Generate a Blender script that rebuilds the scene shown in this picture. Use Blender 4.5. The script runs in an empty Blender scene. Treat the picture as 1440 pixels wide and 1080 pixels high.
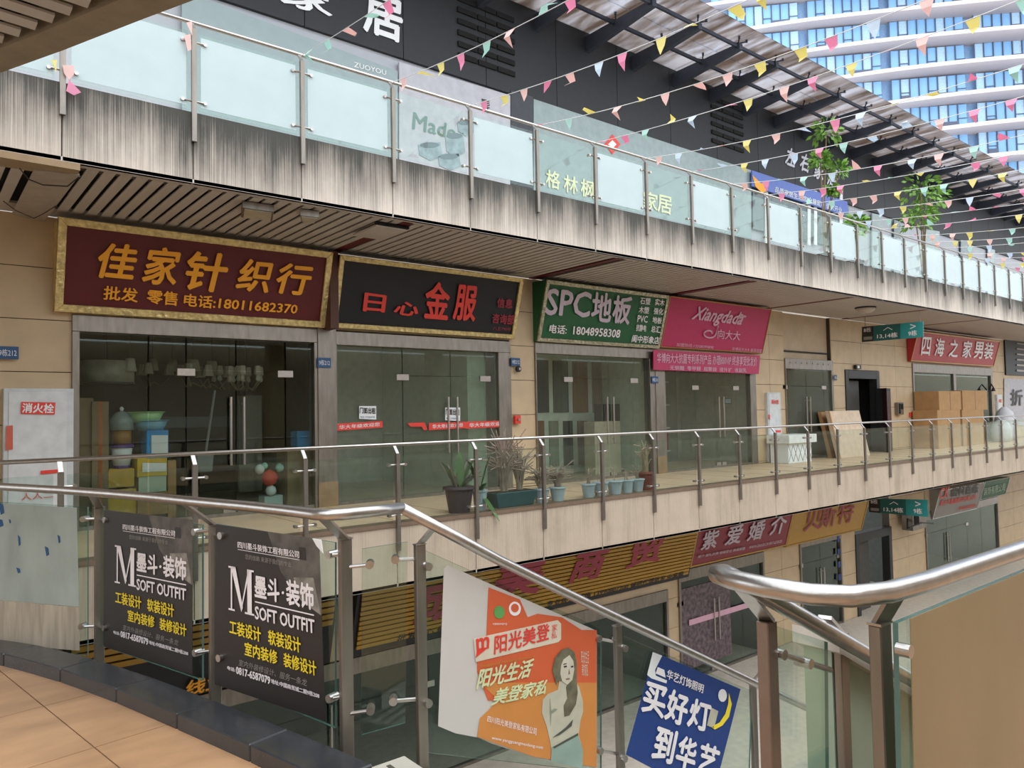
import bpy, bmesh, math, random
from mathutils import Vector, Matrix
random.seed(7)
D = bpy.data; S = bpy.context.scene; C = S.collection
V = Vector
# ------------------------------------------------------------------ camera, sky, exposure
F = 1057.0
_v1 = V((1300., 17., F)); _v2 = V((-860., 58., F))
AX = _v1.normalized(); AY = (_v2 - AX * _v2.dot(AX)).normalized(); AZ = AX.cross(AY)
if AZ.y > 0: AZ = -AZ
def ray(px, py):
    c = V((px - 720., py - 540., F)); return V((c.dot(AX), c.dot(AY), c.dot(AZ)))
cam = D.objects.new('camera', D.cameras.new('camera')); C.objects.link(cam); S.camera = cam
cam.data.sensor_width = 36; cam.data.lens = F * 36 / 1440; cam.data.clip_start = .05; cam.data.clip_end = 500
M = Matrix(((AX.x, -AX.y, -AX.z), (AY.x, -AY.y, -AY.z), (AZ.x, -AZ.y, -AZ.z)))
cam.matrix_world = M.to_4x4()
W = D.worlds.new('sky'); S.world = W; W.use_nodes = True
wn = W.node_tree.nodes; bg = wn['Background']
tc = wn.new('ShaderNodeTexCoord'); sp = wn.new('ShaderNodeSeparateXYZ'); rp = wn.new('ShaderNodeValToRGB')
W.node_tree.links.new(tc.outputs['Generated'], sp.inputs[0]); W.node_tree.links.new(sp.outputs['Z'], rp.inputs[0])
W.node_tree.links.new(rp.outputs[0], bg.inputs[0])
rp.color_ramp.elements[0].color = (.82, .87, .92, 1); rp.color_ramp.elements[1].color = (.90, .96, 1.0, 1)
bg.inputs[1].default_value = 2.0
sl = D.lights.new('sun', 'SUN'); sl.energy = .9; sl.angle = math.radians(40); sl.color = (1, .97, .92)
so = D.objects.new('sun', sl); C.objects.link(so); so.rotation_euler = (math.radians(28), math.radians(-12), 0)
S.view_settings.view_transform = 'Standard'; S.view_settings.look = 'None'
S.view_settings.gamma = 1; S.view_settings.use_curve_mapping = False
S.view_settings.exposure = 0.35
# ------------------------------------------------------------------ materials
def srgb(h):
    h = h.lstrip('#'); r = []
    for i in (0, 2, 4):
        c = int(h[i:i + 2], 16) / 255; r.append(c / 12.92 if c <= .04045 else ((c + .055) / 1.055) ** 2.4)
    return (*r, 1)
MC = {}
def mat(name, hexc, rough=.6, metal=0., var=.12, scale=6., bump=0., stretch=(1, 1, 1), spec=.5, bscale=None):
    if name in MC: return MC[name]
    m = D.materials.new(name); m.use_nodes = True; MC[name] = m
    nt = m.node_tree; n = nt.nodes; L = nt.links.new; b = n['Principled BSDF']
    b.inputs['Roughness'].default_value = rough; b.inputs['Metallic'].default_value = metal
    b.inputs['Specular IOR Level'].default_value = spec
    col = srgb(hexc)
    t = n.new('ShaderNodeTexCoord'); mp = n.new('ShaderNodeMapping'); mp.inputs['Scale'].default_value = stretch
    L(t.outputs['Object'], mp.inputs[0])
    nz = n.new('ShaderNodeTexNoise'); nz.inputs['Scale'].default_value = scale; nz.inputs['Detail'].default_value = 4
    L(mp.outputs[0], nz.inputs['Vector'])
    r = n.new('ShaderNodeValToRGB'); r.color_ramp.elements[0].position = .3; r.color_ramp.elements[1].position = .7
    r.color_ramp.elements[0].color = tuple(c * (1 - var) for c in col[:3]) + (1,)
    r.color_ramp.elements[1].color = tuple(min(1, c * (1 + var * .6)) for c in col[:3]) + (1,)
    L(nz.outputs[0], r.inputs[0]); L(r.outputs[0], b.inputs['Base Color'])
    if bump:
        n2 = n.new('ShaderNodeTexNoise'); n2.inputs['Scale'].default_value = bscale or scale * 3; n2.inputs['Detail'].default_value = 3
        L(mp.outputs[0], n2.inputs['Vector'])
        bp = n.new('ShaderNodeBump'); bp.inputs['Strength'].default_value = bump; bp.inputs['Distance'].default_value = .03
        L(n2.outputs[0], bp.inputs['Height']); L(bp.outputs[0], b.inputs['Normal'])
    return m
def glass(name, tint, refl=.06, rough=.02):
    m = D.materials.new(name); m.use_nodes = True; MC[name] = m
    nt = m.node_tree; n = nt.nodes; L = nt.links.new; n.remove(n['Principled BSDF'])
    tr = n.new('ShaderNodeBsdfTransparent'); tr.inputs[0].default_value = srgb(tint)
    gl = n.new('ShaderNodeBsdfGlossy'); gl.inputs['Roughness'].default_value = rough; gl.inputs['Color'].default_value = (.9, 1, .96, 1)
    lw = n.new('ShaderNodeLayerWeight'); lw.inputs[0].default_value = .5
    pw = n.new('ShaderNodeMath'); pw.operation = 'POWER'; L(lw.outputs['Facing'], pw.inputs[0]); pw.inputs[1].default_value = 5
    mr = n.new('ShaderNodeMapRange'); mr.inputs[3].default_value = refl; mr.inputs[4].default_value = .85
    mx = n.new('ShaderNodeMixShader'); L(pw.outputs[0], mr.inputs[0]); L(mr.outputs[0], mx.inputs[0])
    L(tr.outputs[0], mx.inputs[1]); L(gl.outputs[0], mx.inputs[2]); L(mx.outputs[0], n['Material Output'].inputs[0])
    return m
def streaky(name, base, dark, top, h, amount):
    """concrete / stone band with rain streaks running down from its upper edge"""
    m = mat(name, base, .85, var=.06, scale=3, bump=.15)
    nt = m.node_tree; n = nt.nodes; L = nt.links.new; b = n['Principled BSDF']
    src = b.inputs['Base Color'].links[0].from_socket
    g = n.new('ShaderNodeNewGeometry'); s = n.new('ShaderNodeSeparateXYZ'); L(g.outputs['Position'], s.inputs[0])
    def nz(sx, sz, sc, det=5):
        mp = n.new('ShaderNodeMapping'); mp.inputs['Scale'].default_value = (sx, sx, sz); L(g.outputs['Position'], mp.inputs[0])
        t = n.new('ShaderNodeTexNoise'); t.inputs['Scale'].default_value = sc; t.inputs['Detail'].default_value = det; t.inputs['Roughness'].default_value = .7
        L(mp.outputs[0], t.inputs[0]); return t.outputs[0]
    def ma(op, a, c):
        q = n.new('ShaderNodeMath'); q.operation = op
        for i, v in enumerate((a, c)):
            if isinstance(v, (int, float)): q.inputs[i].default_value = v
            else: L(v, q.inputs[i])
        return q.outputs[0]
    fine = nz(52, .3, 1.6); broad = nz(1.3, .2, 1.2, 3); spots = nz(6, 3, 1.0)
    grad = ma('DIVIDE', ma('SUBTRACT', s.outputs['Z'], top - h), h)          # 1 at the top edge, 0 at the bottom
    v = ma('ADD', ma('MULTIPLY', fine, 1.5), ma('MULTIPLY', broad, 1.15))
    v = ma('ADD', v, ma('MULTIPLY', grad, amount)); v = ma('ADD', v, ma('MULTIPLY', spots, .25))
    r = n.new('ShaderNodeMapRange'); r.inputs[1].default_value = 1.42; r.inputs[2].default_value = 2.12; L(v, r.inputs[0])
    mx = n.new('ShaderNodeMix'); mx.data_type = 'RGBA'; L(r.outputs[0], mx.inputs[0]); L(src, mx.inputs[6]); mx.inputs[7].default_value = srgb(dark)
    L(mx.outputs[2], b.inputs['Base Color'])
    return m
steel = mat('brushed_steel', '#b9b4b0', .28, .95, .1, 30, .02)
steel2 = mat('dull_steel', '#8f8880', .42, .85, .2, 12, .03, (1, 1, .2))
darksteel = mat('dark_metal', '#2e3033', .5, .4)
gal_glass = glass('railing_glass', '#f4f9f7', .03)
shop_glass = glass('shop_glass', '#e9eeeb', .035)
hazed_glass = glass('hazed_glass', '#e9eeeb', .035)
thin_haze = glass('thin_hazed_glass', '#eef2f0', .035)
for _gm, _amt in ((hazed_glass, .07), (thin_haze, .02)):  # pale diffuse haze mixed into these panes to brighten the dark interiors behind
    _t = _gm.node_tree; _o = _t.nodes['Material Output']; _df = _t.nodes.new('ShaderNodeBsdfDiffuse'); _df.inputs[0].default_value = srgb('#c9cbb9'); _mm = _t.nodes.new('ShaderNodeMixShader'); _mm.inputs[0].default_value = _amt
    _t.links.new(_o.inputs[0].links[0].from_socket, _mm.inputs[1]); _t.links.new(_df.outputs[0], _mm.inputs[2]); _t.links.new(_mm.outputs[0], _o.inputs[0])
near_glass = glass('near_glass', '#eef6f2', .035)
film = mat('frosted_film', '#b3c3c5', .35, 0, .04, 3)
fasc_up = streaky('stained_fascia', '#cdc1b5', '#454440', 3.98, .93, .70)
fasc_mid = streaky('gallery_fascia', '#bfae9c', '#7b6b5c', -1.63, .95, .08)
fasc_low = mat('plain_fascia', '#d9cab7', .8)
slatm = mat('soffit_slat', '#c3bab1', .5, .1, .06, 2)
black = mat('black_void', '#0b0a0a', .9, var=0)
redstrip = mat('maroon_strip', '#5e1c1e', .5)
stone = mat('beige_stone', '#c8b08f', .55, 0, .1, 2.5)
stone2 = mat('upper_stone', '#c8b296', .6, 0, .1, 2.5)
grout = mat('joint_grey', '#4b443c', .9)
tilem = mat('gallery_tile', '#ccb092', .4, 0, .1, 2)
dark_in = mat('dark_interior', '#3a3d3b', .8); green_in = mat('pale_green_wall', '#dbe3d8', .8); grey_in = mat('grey_wall', '#8b918c', .8)
white = mat('white_paint', '#dcdcda', .5, var=.04); offw = mat('poster_white', '#e6e8ea', .5, var=.04)
gold = mat('gold_foil', '#e6cf92', .25, .45, .35, 14, .8, bscale=16)
silverfoil = mat('silver_foil', '#b9b39a', .25, .8, .4, 14, 1.0, bscale=14)
card = mat('cardboard', '#a98358', .8, 0, .12, 4); card2 = mat('dull_cardboard', '#8a7458', .85, 0, .12, 4)
ink = {k: mat('print_' + k, v, .5, var=.05) for k, v in dict(maroon='#5f1418', orange='#f7a822', black='#14131a', red='#e04238', green='#1c5a34',
        pink='#b8245a', pinkw='#d9a9bd', white='#f0ebee', lilac='#cbbccb', teal='#1d5f5a', tealb='#2b8f8f', yellow='#f5dc30', dred='#9a2a3a',
        purple='#8c2a3c', mustard='#b98c34', slat='#b58a2c', brick='#b3282c', charcoal='#2a2524', blue='#1c3c80', grey='#8e8a86', lgreen='#9db8a4',
        banner='#5c74c0', navy='#27507f', rose='#a03048', poster='#cf5f3a', posterb='#cc8644', mint='#a9d8cc', sage='#92a2a4').items()}
# ------------------------------------------------------------------ geometry helpers
class MB:
    def __init__(s): s.v = []; s.f = []
    def add(s, vs, fs):
        o = len(s.v); s.v += [V(v) for v in vs]; s.f += [tuple(i + o for i in f) for f in fs]; return s
    def box(s, x0, x1, y0, y1, z0, z1):
        return s.add([(x, y, z) for z in (z0, z1) for y in (y0, y1) for x in (x0, x1)],
                     [(0, 2, 3, 1), (4, 5, 7, 6), (0, 1, 5, 4), (2, 6, 7, 3), (0, 4, 6, 2), (1, 3, 7, 5)])
    def prism(s, poly, t):
        p = [V(q) for q in poly]; t = V(t); n = len(p)
        return s.add(p + [q + t for q in p], [tuple(range(n))[::-1], tuple(range(n, 2 * n))] + [(i, (i + 1) % n, n + (i + 1) % n, n + i) for i in range(n)])
    def tube(s, pts, r, n=10, closed=False):
        pts = [V(p) for p in pts]; rings = []; rr = r if isinstance(r, (list, tuple)) else [r] * len(pts)
        up = V((0, 0, 1)); k = len(pts)
        for i, p in enumerate(pts):
            d = (pts[min(i + 1, k - 1)] - pts[max(i - 1, 0)]).normalized()
            a = d.cross(up) if abs(d.z) < .95 else d.cross(V((1, 0, 0)))
            a.normalize(); b = d.cross(a)
            rings.append([p + (a * math.cos(2 * math.pi * j / n) + b * math.sin(2 * math.pi * j / n)) * rr[i] for j in range(n)])
        fs = []
        for i in range(k - 1):
            for j in range(n): fs.append((i * n + j, i * n + (j + 1) % n, (i + 1) * n + (j + 1) % n, (i + 1) * n + j))
        fs += [tuple(range(n))[::-1], tuple((k - 1) * n + j for j in range(n))]
        return s.add([v for r_ in rings for v in r_], fs)
    def bar(s, a, b, w, h=None):
        """rectangular bar; w horizontal width, h the other way"""
        a, b = V(a), V(b); h = h or w; d = (b - a).normalized()
        u = d.cross(V((0, 0, 1))) if abs(d.z) < .95 else V((1, 0, 0)); u.normalize(); q = d.cross(u).normalized()
        return s.prism([a + u * w / 2 + q * h / 2, a - u * w / 2 + q * h / 2, a - u * w / 2 - q * h / 2, a + u * w / 2 - q * h / 2], b - a)
    def lathe(s, c, prof, n=16):
        c = V(c); vs = []; fs = []
        for r, z in prof: vs += [c + V((r * math.cos(2 * math.pi * j / n), r * math.sin(2 * math.pi * j / n), z)) for j in range(n)]
        for i in range(len(prof) - 1):
            for j in range(n): fs.append((i * n + j, i * n + (j + 1) % n, (i + 1) * n + (j + 1) % n, (i + 1) * n + j))
        fs += [tuple(range(n))[::-1], tuple((len(prof) - 1) * n + j for j in range(n))]
        return s.add(vs, fs)
def base_of(p):
    while p and p.parent: p = p.parent
    return p.location.copy() if p else V((0, 0, 0))
def obj(name, mb, m, parent=None, bevel=0, smooth=False):
    me = D.meshes.new(name); o0 = base_of(parent)
    me.from_pydata([v - o0 for v in mb.v], [], mb.f)
    if smooth: me.polygons.foreach_set('use_smooth', [True] * len(me.polygons))
    me.materials.append(m); o = D.objects.new(name, me); C.objects.link(o); o.parent = parent
    bm = bmesh.new(); bm.from_mesh(me); bmesh.ops.recalc_face_normals(bm, faces=bm.faces)
    if bevel: bmesh.ops.bevel(bm, geom=bm.edges[:], offset=bevel, segments=1, affect='EDGES', clamp_overlap=True)
    bm.to_mesh(me); bm.free()
    return o
def inst(name, me, parent, off):
    o = D.objects.new(name, me); C.objects.link(o); o.parent = parent; o.location = off; return o
def tag(o, label=None, cat=None, group=None, kind=None):
    if label: o['label'] = label
    if cat: o['category'] = cat
    if group: o['group'] = group
    if kind: o['kind'] = kind
    return o
def thing(name, label, cat, loc=(0, 0, 0), group=None, kind=None):
    o = D.objects.new(name, None); C.objects.link(o); o.location = loc; o.empty_display_size = .2
    return tag(o, label, cat, group, kind)
def struct(name, loc=(0, 0, 0)): return thing(name, None, None, loc, kind='structure')
def box(name, x0, x1, y0, y1, z0, z1, m, parent=None, bevel=0): return obj(name, MB().box(x0, x1, y0, y1, z0, z1), m, parent, bevel)
class Plane:
    def __init__(s, p, n): s.p = V(p); s.n = V(n).normalized(); s.n = s.n if s.n.dot(s.p) < 0 else -s.n      # normal looks at the viewer
    def at(s, px, py, off=0.):
        r = ray(px, py); p0 = s.p + s.n * off; return r * (p0.dot(s.n) / r.dot(s.n))
def YP(y): return Plane((0, y, 0), (0, 1, 0))
def XP(x): return Plane((x, 0, 0), (1, 0, 0))
def ZP(z): return Plane((0, 0, z), (0, 0, 1))
def vert_plane(a, b): a, b = V(a), V(b); d = b - a; return Plane(a, (d.y, -d.x, 0))
_tx = {}
def glyphs(s, shear):
    k = (s, shear)
    if k not in _tx:
        c = D.curves.new('t', 'FONT'); c.body = s; c.size = 1; c.shear = shear; c.resolution_u = 2
        c.align_x = 'CENTER' if '\n' in s else 'LEFT'; c.space_line = .95
        o = D.objects.new('t', c); C.objects.link(o)
        me = D.meshes.new_from_object(o.evaluated_get(bpy.context.evaluated_depsgraph_get()))
        vs = [v.co.copy() for v in me.vertices]; fs = [tuple(p.vertices) for p in me.polygons]
        D.objects.remove(o); D.curves.remove(c); D.meshes.remove(me)
        x0 = min(v.x for v in vs); x1 = max(v.x for v in vs); y0 = min(v.y for v in vs); y1 = max(v.y for v in vs)
        _tx[k] = ([((v.x - x0) / (x1 - x0), (y1 - v.y) / (y1 - y0)) for v in vs], fs, (x1 - x0) / (y1 - y0))
    return _tx[k]
def text(s, pl, quad, m, parent, bold=.0, off=.012, shear=0., name='lettering'):
    """lettering fitted into a quad (TL, TR, BR, BL given on the photograph) lying on plane pl; bold = stroke gain, in line heights"""
    q = [pl.at(x, y, off) for x, y in quad]; uv, fs, asp = glyphs(s, shear); mb = MB()
    sh = [(0, 0)] if not bold else [(-bold / asp, 0), (bold / asp, 0), (0, -bold), (0, bold), (bold * .7 / asp, bold * .7), (-bold * .7 / asp, -bold * .7)]
    for k, (du, dv) in enumerate(sh):
        o_ = pl.n * (.0004 * k)
        mb.add([(q[0] * (1 - u - du) + q[1] * (u + du)) * (1 - v - dv) + (q[3] * (1 - u - du) + q[2] * (u + du)) * (v + dv) + o_ for u, v in uv], fs)
    me = D.meshes.new(name); o0 = base_of(parent); me.from_pydata([v - o0 for v in mb.v], [], mb.f); me.materials.append(m)
    o = D.objects.new(name, me); C.objects.link(o); o.parent = parent; return o
def patch(name, pl, pts, m, parent, off=.004, t=.004):
    """thin printed or applied shape on plane pl, its outline given on the photograph"""
    return obj(name, MB().prism([pl.at(x, y, off) for x, y in pts], pl.n * t), m, parent)
def circ(cx, cy, rx, ry, n=16): return [(cx + rx * math.cos(2 * math.pi * i / n), cy + ry * math.sin(2 * math.pi * i / n)) for i in range(n)]
YE, YF, ZG, ZU = 10.0, 12.87, -1.63, 3.98            # gallery edge, shopfront line, gallery floor, upper floor
ZGR = -7.2                                            # ground floor
PX = [1.43 + 1.472 * k for k in range(-2, 26)]        # posts of the mall galleries
# ------------------------------------------------------------------ the mall: slabs, fascias, walls
def slab(name, z1, thick, y0=YE + .06, x0=-9, x1=62, m=tilem):
    s = struct(name); box('slab_body', x0, x1, y0, YF + 6, z1 - thick, z1, m, s); return s
def fascia(name, z0, z1, m):
    s = struct(name); xs = [-8.9] + [x for x in PX] + [42.0, 46, 50, 54, 58, 62]
    for a, b in zip(xs, xs[1:]): box('fascia_panel', a + .006, b - .006, YE, YE + .07, z0, z1, m, s, .004)
    box('backing', -9, 62, YE + .03, YE + .3, z0 + .01, z1 - .01, grout, s); return s
gf = slab('floor', ZG, .1); us = slab('upper_floor', ZU, .1, m=fasc_low)
fascia('upper_fascia', 3.05, ZU, fasc_up); fm = fascia('gallery_fascia', -2.58, ZG - .03, fasc_mid)
box('edge_strip', -9, 62, YE - .02, YE + .25, ZG - .045, ZG + .012, mat('bronze_strip', '#75604f', .6), fm)
gj = MB()
for k in range(-4, 45): gj.box(k * 1.2, k * 1.2 + .012, YE + .25, YF, ZG, ZG + .003)
obj('tile_joint', gj, mat('tile_joint', '#a98c68', .7), gf)['kind'] = 'stuff'
# soffit of slats under the upper gallery, with a maroon strip at each structural bay
def soffit(name, z, strips, x0, x1, parts):
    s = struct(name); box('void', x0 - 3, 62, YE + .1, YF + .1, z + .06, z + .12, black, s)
    box('edge_band', x0 - 3, 62, YE + .0, YE + .16, z, z + .05, slatm, s); box('edge_band', x0 - 3, 62, YF - .45, YF + .05, z + .02, z + .07, slatm, s)
    me = None; x = x0; n = 0; far = MB()
    while x < x1:
        if not any(abs(x + .07 - q) < .13 for q in strips):
            if n < parts:
                if me is None: me = box('slat', x, x + .132, YE + .15, YF - .3, z, z + .02, slatm, s).data; X0 = x
                else: inst('slat', me, s, (x - X0, 0, 0))
                n += 1
            else: far.box(x, x + .138, YE + .15, YF - .3, z, z + .02)
        x += .185
    if far.v: obj('slat', far, slatm, s)['kind'] = 'stuff'
    for q in strips: box('maroon_strip', q - .09, q + .09, YE + .12, YF - .02, z - .004, z + .02, redstrip, s)
    return s
BAYS = [6.19, 11.1, 15.75, 20.5, 25.3, 30.1]
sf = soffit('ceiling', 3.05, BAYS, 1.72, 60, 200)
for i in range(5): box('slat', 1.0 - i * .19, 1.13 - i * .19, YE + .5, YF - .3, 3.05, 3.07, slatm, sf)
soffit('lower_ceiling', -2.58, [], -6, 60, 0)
box('lip_beam', -9, 1.62, YE + .0, YE + .36, 2.97, 3.05, mat('brown_lip', '#9a8264', .7), sf)
# hanging access panel and cables at the corner of the soffit
hp = thing('access_panel', 'pale access panel hanging open from the slatted soffit with drooping cables', 'panel', (1.1, 11.3, 2.9))
obj('cover', MB().prism([ZP(2.95).at(*p) for p in ((48, 240), (112, 247), (62, 312), (17, 302))], (0, 0, .03)), mat('access_cover', '#a89b8d', .6), hp, .004)
cb = lambda pts, r=.008: MB().tube([ZP(2.9).at(*p) for p in pts], r, 6)
obj('cable', cb([(28, 237), (40, 252), (60, 260), (95, 262), (112, 248)]), black_m := mat('black_cable', '#2a2725', .6), hp); obj('cable', cb([(5, 283), (22, 296), (48, 307), (62, 300), (78, 290)], .006), black_m, hp)
def wall(name, x0, x1, z0, z1, m=stone, y=YF, rows=.77, cols=None, depth=.3, ztop=None):
    """tiled wall section: stone tiles as separate pieces over a recessed joint"""
    s = struct(name); box('backing', x0 + .005, x1 - .005, y + .02, y + depth, z0, z1, grout, s)
    z = z1; n = max(1, cols or 1); w = (x1 - x0) / n
    while z > z0 + .05:
        zb = max(z0, z - rows)
        for i in range(n): box('wall_tile', x0 + i * w + (.006 if i else 0), x0 + (i + 1) * w - (.006 if i < n - 1 else 0), y, y + .03, zb + .012, z, m, s, .002)
        z -= rows
    return s
wall('wall_left', -6, 1.98, ZG, 3.045, cols=6)
wall('wall_pillar', 10.42, 11.14, ZG, 3.045); wall('wall_middle', 19.85, 21.5, ZG, 3.045, cols=2)
wall('wall_right', 24.45, 25.3, ZG, 3.045); wall('wall_intercom', 27.8, 30.6, ZG, 3.045, cols=2); wall('wall_far', 38.9, 42, ZG, 3.045, cols=2)
wall('wall_over_door', 25.3, 27.8, 1.3, 3.045, cols=2); wall('wall_over_entry', 21.5, 24.45, 1.45, 3.045, stone2, rows=2, y=YF + .15)
wall('wall_end', 42, 60, ZG, 3.045, cols=8)
for i, (a, b, c) in enumerate(((1.98, 10.42, 1.62), (11.14, 15.25, 1.62), (15.25, 19.85, 1.46), (30.6, 38.9, 1.67))): box('wall_sign_band', a, b, YF + .0, YF + .3, c, 3.05, stone2)['kind'] = 'structure'
for i, (a, b, c) in enumerate(((1.98, 10.42, -4.45), (11.14, 15.55, -4.65), (16, 20, -4.25), (22, 24.6, -4.1), (31.2, 38.9, -4.2))): box('wall_sign_band', a, b, YF + .0, YF + .3, c, -2.6, stone2)['kind'] = 'structure'
# ------------------------------------------------------------------ glass railings of the mall
def mall_rail(name, label, zf, zr, zt, films, x_last):
    t = thing(name, label, 'railing', (PX[0], YE, zf)); xs = [x for x in PX if x < x_last]
    obj('handrail', MB().tube([(x, YE + .07, zr) for x in (xs[0] - .6, xs[-1] + .6)], .027, 10), steel, t, smooth=True)
    pm = MB().box(xs[0] - .03, xs[0] + .03, YE - .065, YE - .012, zf - .4, zr - .14)
    post = obj('post', pm, steel2, t); br = obj('bracket', MB().bar((xs[0], YE - .04, zr - .14), (xs[0], YE + .06, zr - .02), .05, .02), steel, post)
    bolt = MB()
    for z in (zf + .13, zt - .14): bolt.tube([(xs[0] - .15, YE - .03, z), (xs[0] + .15, YE - .03, z)], .014, 6)
    for z in (zf + .13, zt - .14):
        for dx in (-.14, .14): bolt.tube([(xs[0] + dx, YE - .05, z), (xs[0] + dx, YE + .02, z)], .024, 8)
    bo = obj('glass_clamp', bolt, steel, post)
    x0 = xs[0]
    for x in xs[1:]:
        p = inst('post', post.data, t, (x - x0, 0, 0))
        for nm, o in (('bracket', br), ('glass_clamp', bo)): inst(nm, o.data, p, (0, 0, 0))
    g0 = None; f0 = None
    for i, x in enumerate(xs[:-1]):
        if g0 is None: g = box('glass_panel', x + .07, x + 1.40, YE - .018, YE - .006, zf + .02, zt, gal_glass, t); g0 = g.data
        else: g = inst('glass_panel', g0, t, (x - x0, 0, 0))
        if films(i):
            if f0 is None: f0 = box('film', x0 + .09, x0 + 1.38, YE - .021, YE - .019, zf + .07, zt - .05, film, g)
            else: inst('film', f0.data, g, (0, 0, 0))
    return t
mall_rail('glass_railing', 'steel and clear glass railing along the shop gallery, potted plants behind it', ZG, -.435, -.60, lambda i: False, 44)
FILM = {0, 1, 2, 3, 4, 6, 8, 10, 12, 14, 16, 18, 19, 20, 21, 22, 23, 24, 25, 26}
mall_rail('upper_glass_railing', 'steel and glass railing on the stained upper fascia, whitened panes and pennants tied on', ZU, 5.2, 5.03, lambda i: i in FILM, 44)
# ------------------------------------------------------------------ shopfronts
def interior(name, x0, x1, zf, zt, d, mw, mf=None):
    s = struct(name); mf = mf or mw
    box('back_wall', x0, x1, YF + d, YF + d + .1, zf, zt, mw, s); box('side_wall', x0 - .02, x0 + .02, YF + .1, YF + d, zf, zt, mw, s)
    box('side_wall', x1 - .02, x1 + .02, YF + .1, YF + d, zf, zt, mw, s); box('shop_ceiling', x0, x1, YF + .1, YF + d, zt, zt + .05, mw, s)
    return s
def handle_pair(x, z0, z1, parent):
    for dx in (-.11, .11):
        h = MB().tube([(x + dx, YF - .05, z0), (x + dx, YF - .05, z1)], .022, 8)
        for z in (z0 + .12, z1 - .12): h.tube([(x + dx, YF - .05, z), (x + dx, YF + .02, z)], .012, 6)
        obj('pull_handle', h, steel, parent)
def front(name, x0, x1, zf, zh, cuts, doors, m=steel2, hh=.25, jl=.08, jr=.08, gl=None, hz=None, cat='shopfront', label=''):
    """glazed shopfront: steel header, jambs, glass panes, patch fittings and pull handles"""
    s = thing(name, label, cat, ((x0 + x1) / 2, YF, zf)); gl = gl or shop_glass
    box('header', x0, x1, YF - .05, YF + .12, zh, zh + hh, m, s, .006)
    if jl: box('jamb', x0, x0 + jl, YF - .05, YF + .12, zf, zh, m, s, .006)
    if jr: box('jamb', x1 - jr, x1, YF - .05, YF + .12, zf, zh, m, s, .006)
    box('threshold', x0 + jl, x1 - jr, YF - .02, YF + .08, zf, zf + .06, steel2, s)
    xs = [x0 + jl] + cuts + [x1 - jr]
    for i, (a, b) in enumerate(zip(xs, xs[1:])):
        if i in doors:
            p = box('glass_door', a + .012, b - .012, YF + .02, YF + .032, zf + .06, zh - .55 if hz is None else hz, gl, s)
            box('transom_pane', a + .012, b - .012, YF + .02, YF + .032, (zh - .54 if hz is None else hz + .01), zh, gl, s)
        else: box('glass_pane', a + .012, b - .012, YF + .02, YF + .032, zf + .06, zh, gl, s)
    ds = sorted(doors); zt = (zh - .55 if hz is None else hz)
    for i in range(0, len(ds) - 1, 2):
        xm = xs[ds[i] + 1]
        for xx in (xs[ds[i]], xs[ds[i + 1] + 1]): box('patch_fitting', xx - .14, xx + .14, YF + .0, YF + .05, zt - .09, zt + .03, steel, s, .004)
        for xx in (xm - .12, xm + .12): box('floor_patch', xx - .1, xx + .1, YF, YF + .05, zf + .06, zf + .14, steel, s)
        handle_pair(xm, zf + .85, zf + 2.0, s)
    return s
f1 = front('shopfront', 1.98, 5.88, ZG, 1.36, [3.05, 3.62, 4.43, 5.3], {2, 3}, jl=.1, jr=.06, label='glass shopfront full of cartons and lamps under the maroon sign')
f2 = front('shopfront', 6.25, 10.42, ZG, 1.34, [7.7, 8.85, 9.75], {1, 2}, gl=hazed_glass, jl=.02, jr=.35, label='empty glass shopfront with red tape beneath the black sign')
f3 = front('shopfront', 11.14, 15.25, ZG, 1.36, [12.2, 13.55, 14.5], {1, 2}, gl=thin_haze, jl=.03, jr=.2, label='flooring shopfront with wood samples inside beneath the green sign')
f4 = front('shopfront', 15.6, 19.85, ZG, 1.2, [17.0, 18.1, 18.9], {1, 2}, gl=thin_haze, jl=.06, jr=.3, label='clothing shopfront below the pink sign')
f5 = front('shopfront', 21.5, 24.45, ZG, 1.25, [22.8, 23.9], {0, 1}, gl=hazed_glass, hh=.33, jl=.02, jr=.12, label='glass entry with perforated metal header behind the white counter')
f6 = front('shopfront', 30.6, 38.9, ZG, 1.32, [34.6], set(), hh=.34, jl=.1, jr=.2, label='shopfront behind stacked cartons beneath the red menswear sign')
for k in range(8): box('header_lamp', 21.75 + k * .34, 21.85 + k * .34, YF - .06, YF - .04, 1.42, 1.47, ink['grey'], f5)
box('mullion', 34.5, 34.75, YF - .04, YF + .1, ZG, 1.32, steel2, f6)
def column(name, label, x0, x1, z0, z1):
    t = thing(name, label, 'column', ((x0 + x1) / 2, YF, z0)); box('cladding', x0, x1, YF - .07, YF + .35, z0, z1, steel2, t, .01)
    box('base_band', x0 - .005, x1 + .005, YF - .076, YF - .06, z0, z0 + .45, mat('worn_steel', '#a0876a', .5, .6, .2, 5), t); return t
column('steel_column', 'tall steel clad column between the maroon and the black shop signs', 5.88, 6.25, ZG, 2.9)
column('steel_column', 'steel clad column between the flooring shop and the pink shop', 15.25, 15.6, ZG, 1.6)
box('brown_strip', 5.98, 6.14, YF - .4, YF - .07, 1.6, 3.0, mat('brown_strip', '#553024', .6), D.objects['steel_column'])
interior('wall_shop', 1.98, 6.1, ZG, 2.2, 4.6, mat('dark_shop', '#4a4943', .8)); interior('wall_shop', 6.1, 10.8, ZG, 1.9, 4.2, green_in)
interior('wall_shop', 10.8, 15.4, ZG, 2.0, 2.6, mat('sage_shop', '#d5dfd0', .8)); interior('wall_shop', 15.5, 20.4, ZG, 1.8, 3.2, mat('warm_grey', '#d2d0c4', .8))
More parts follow.
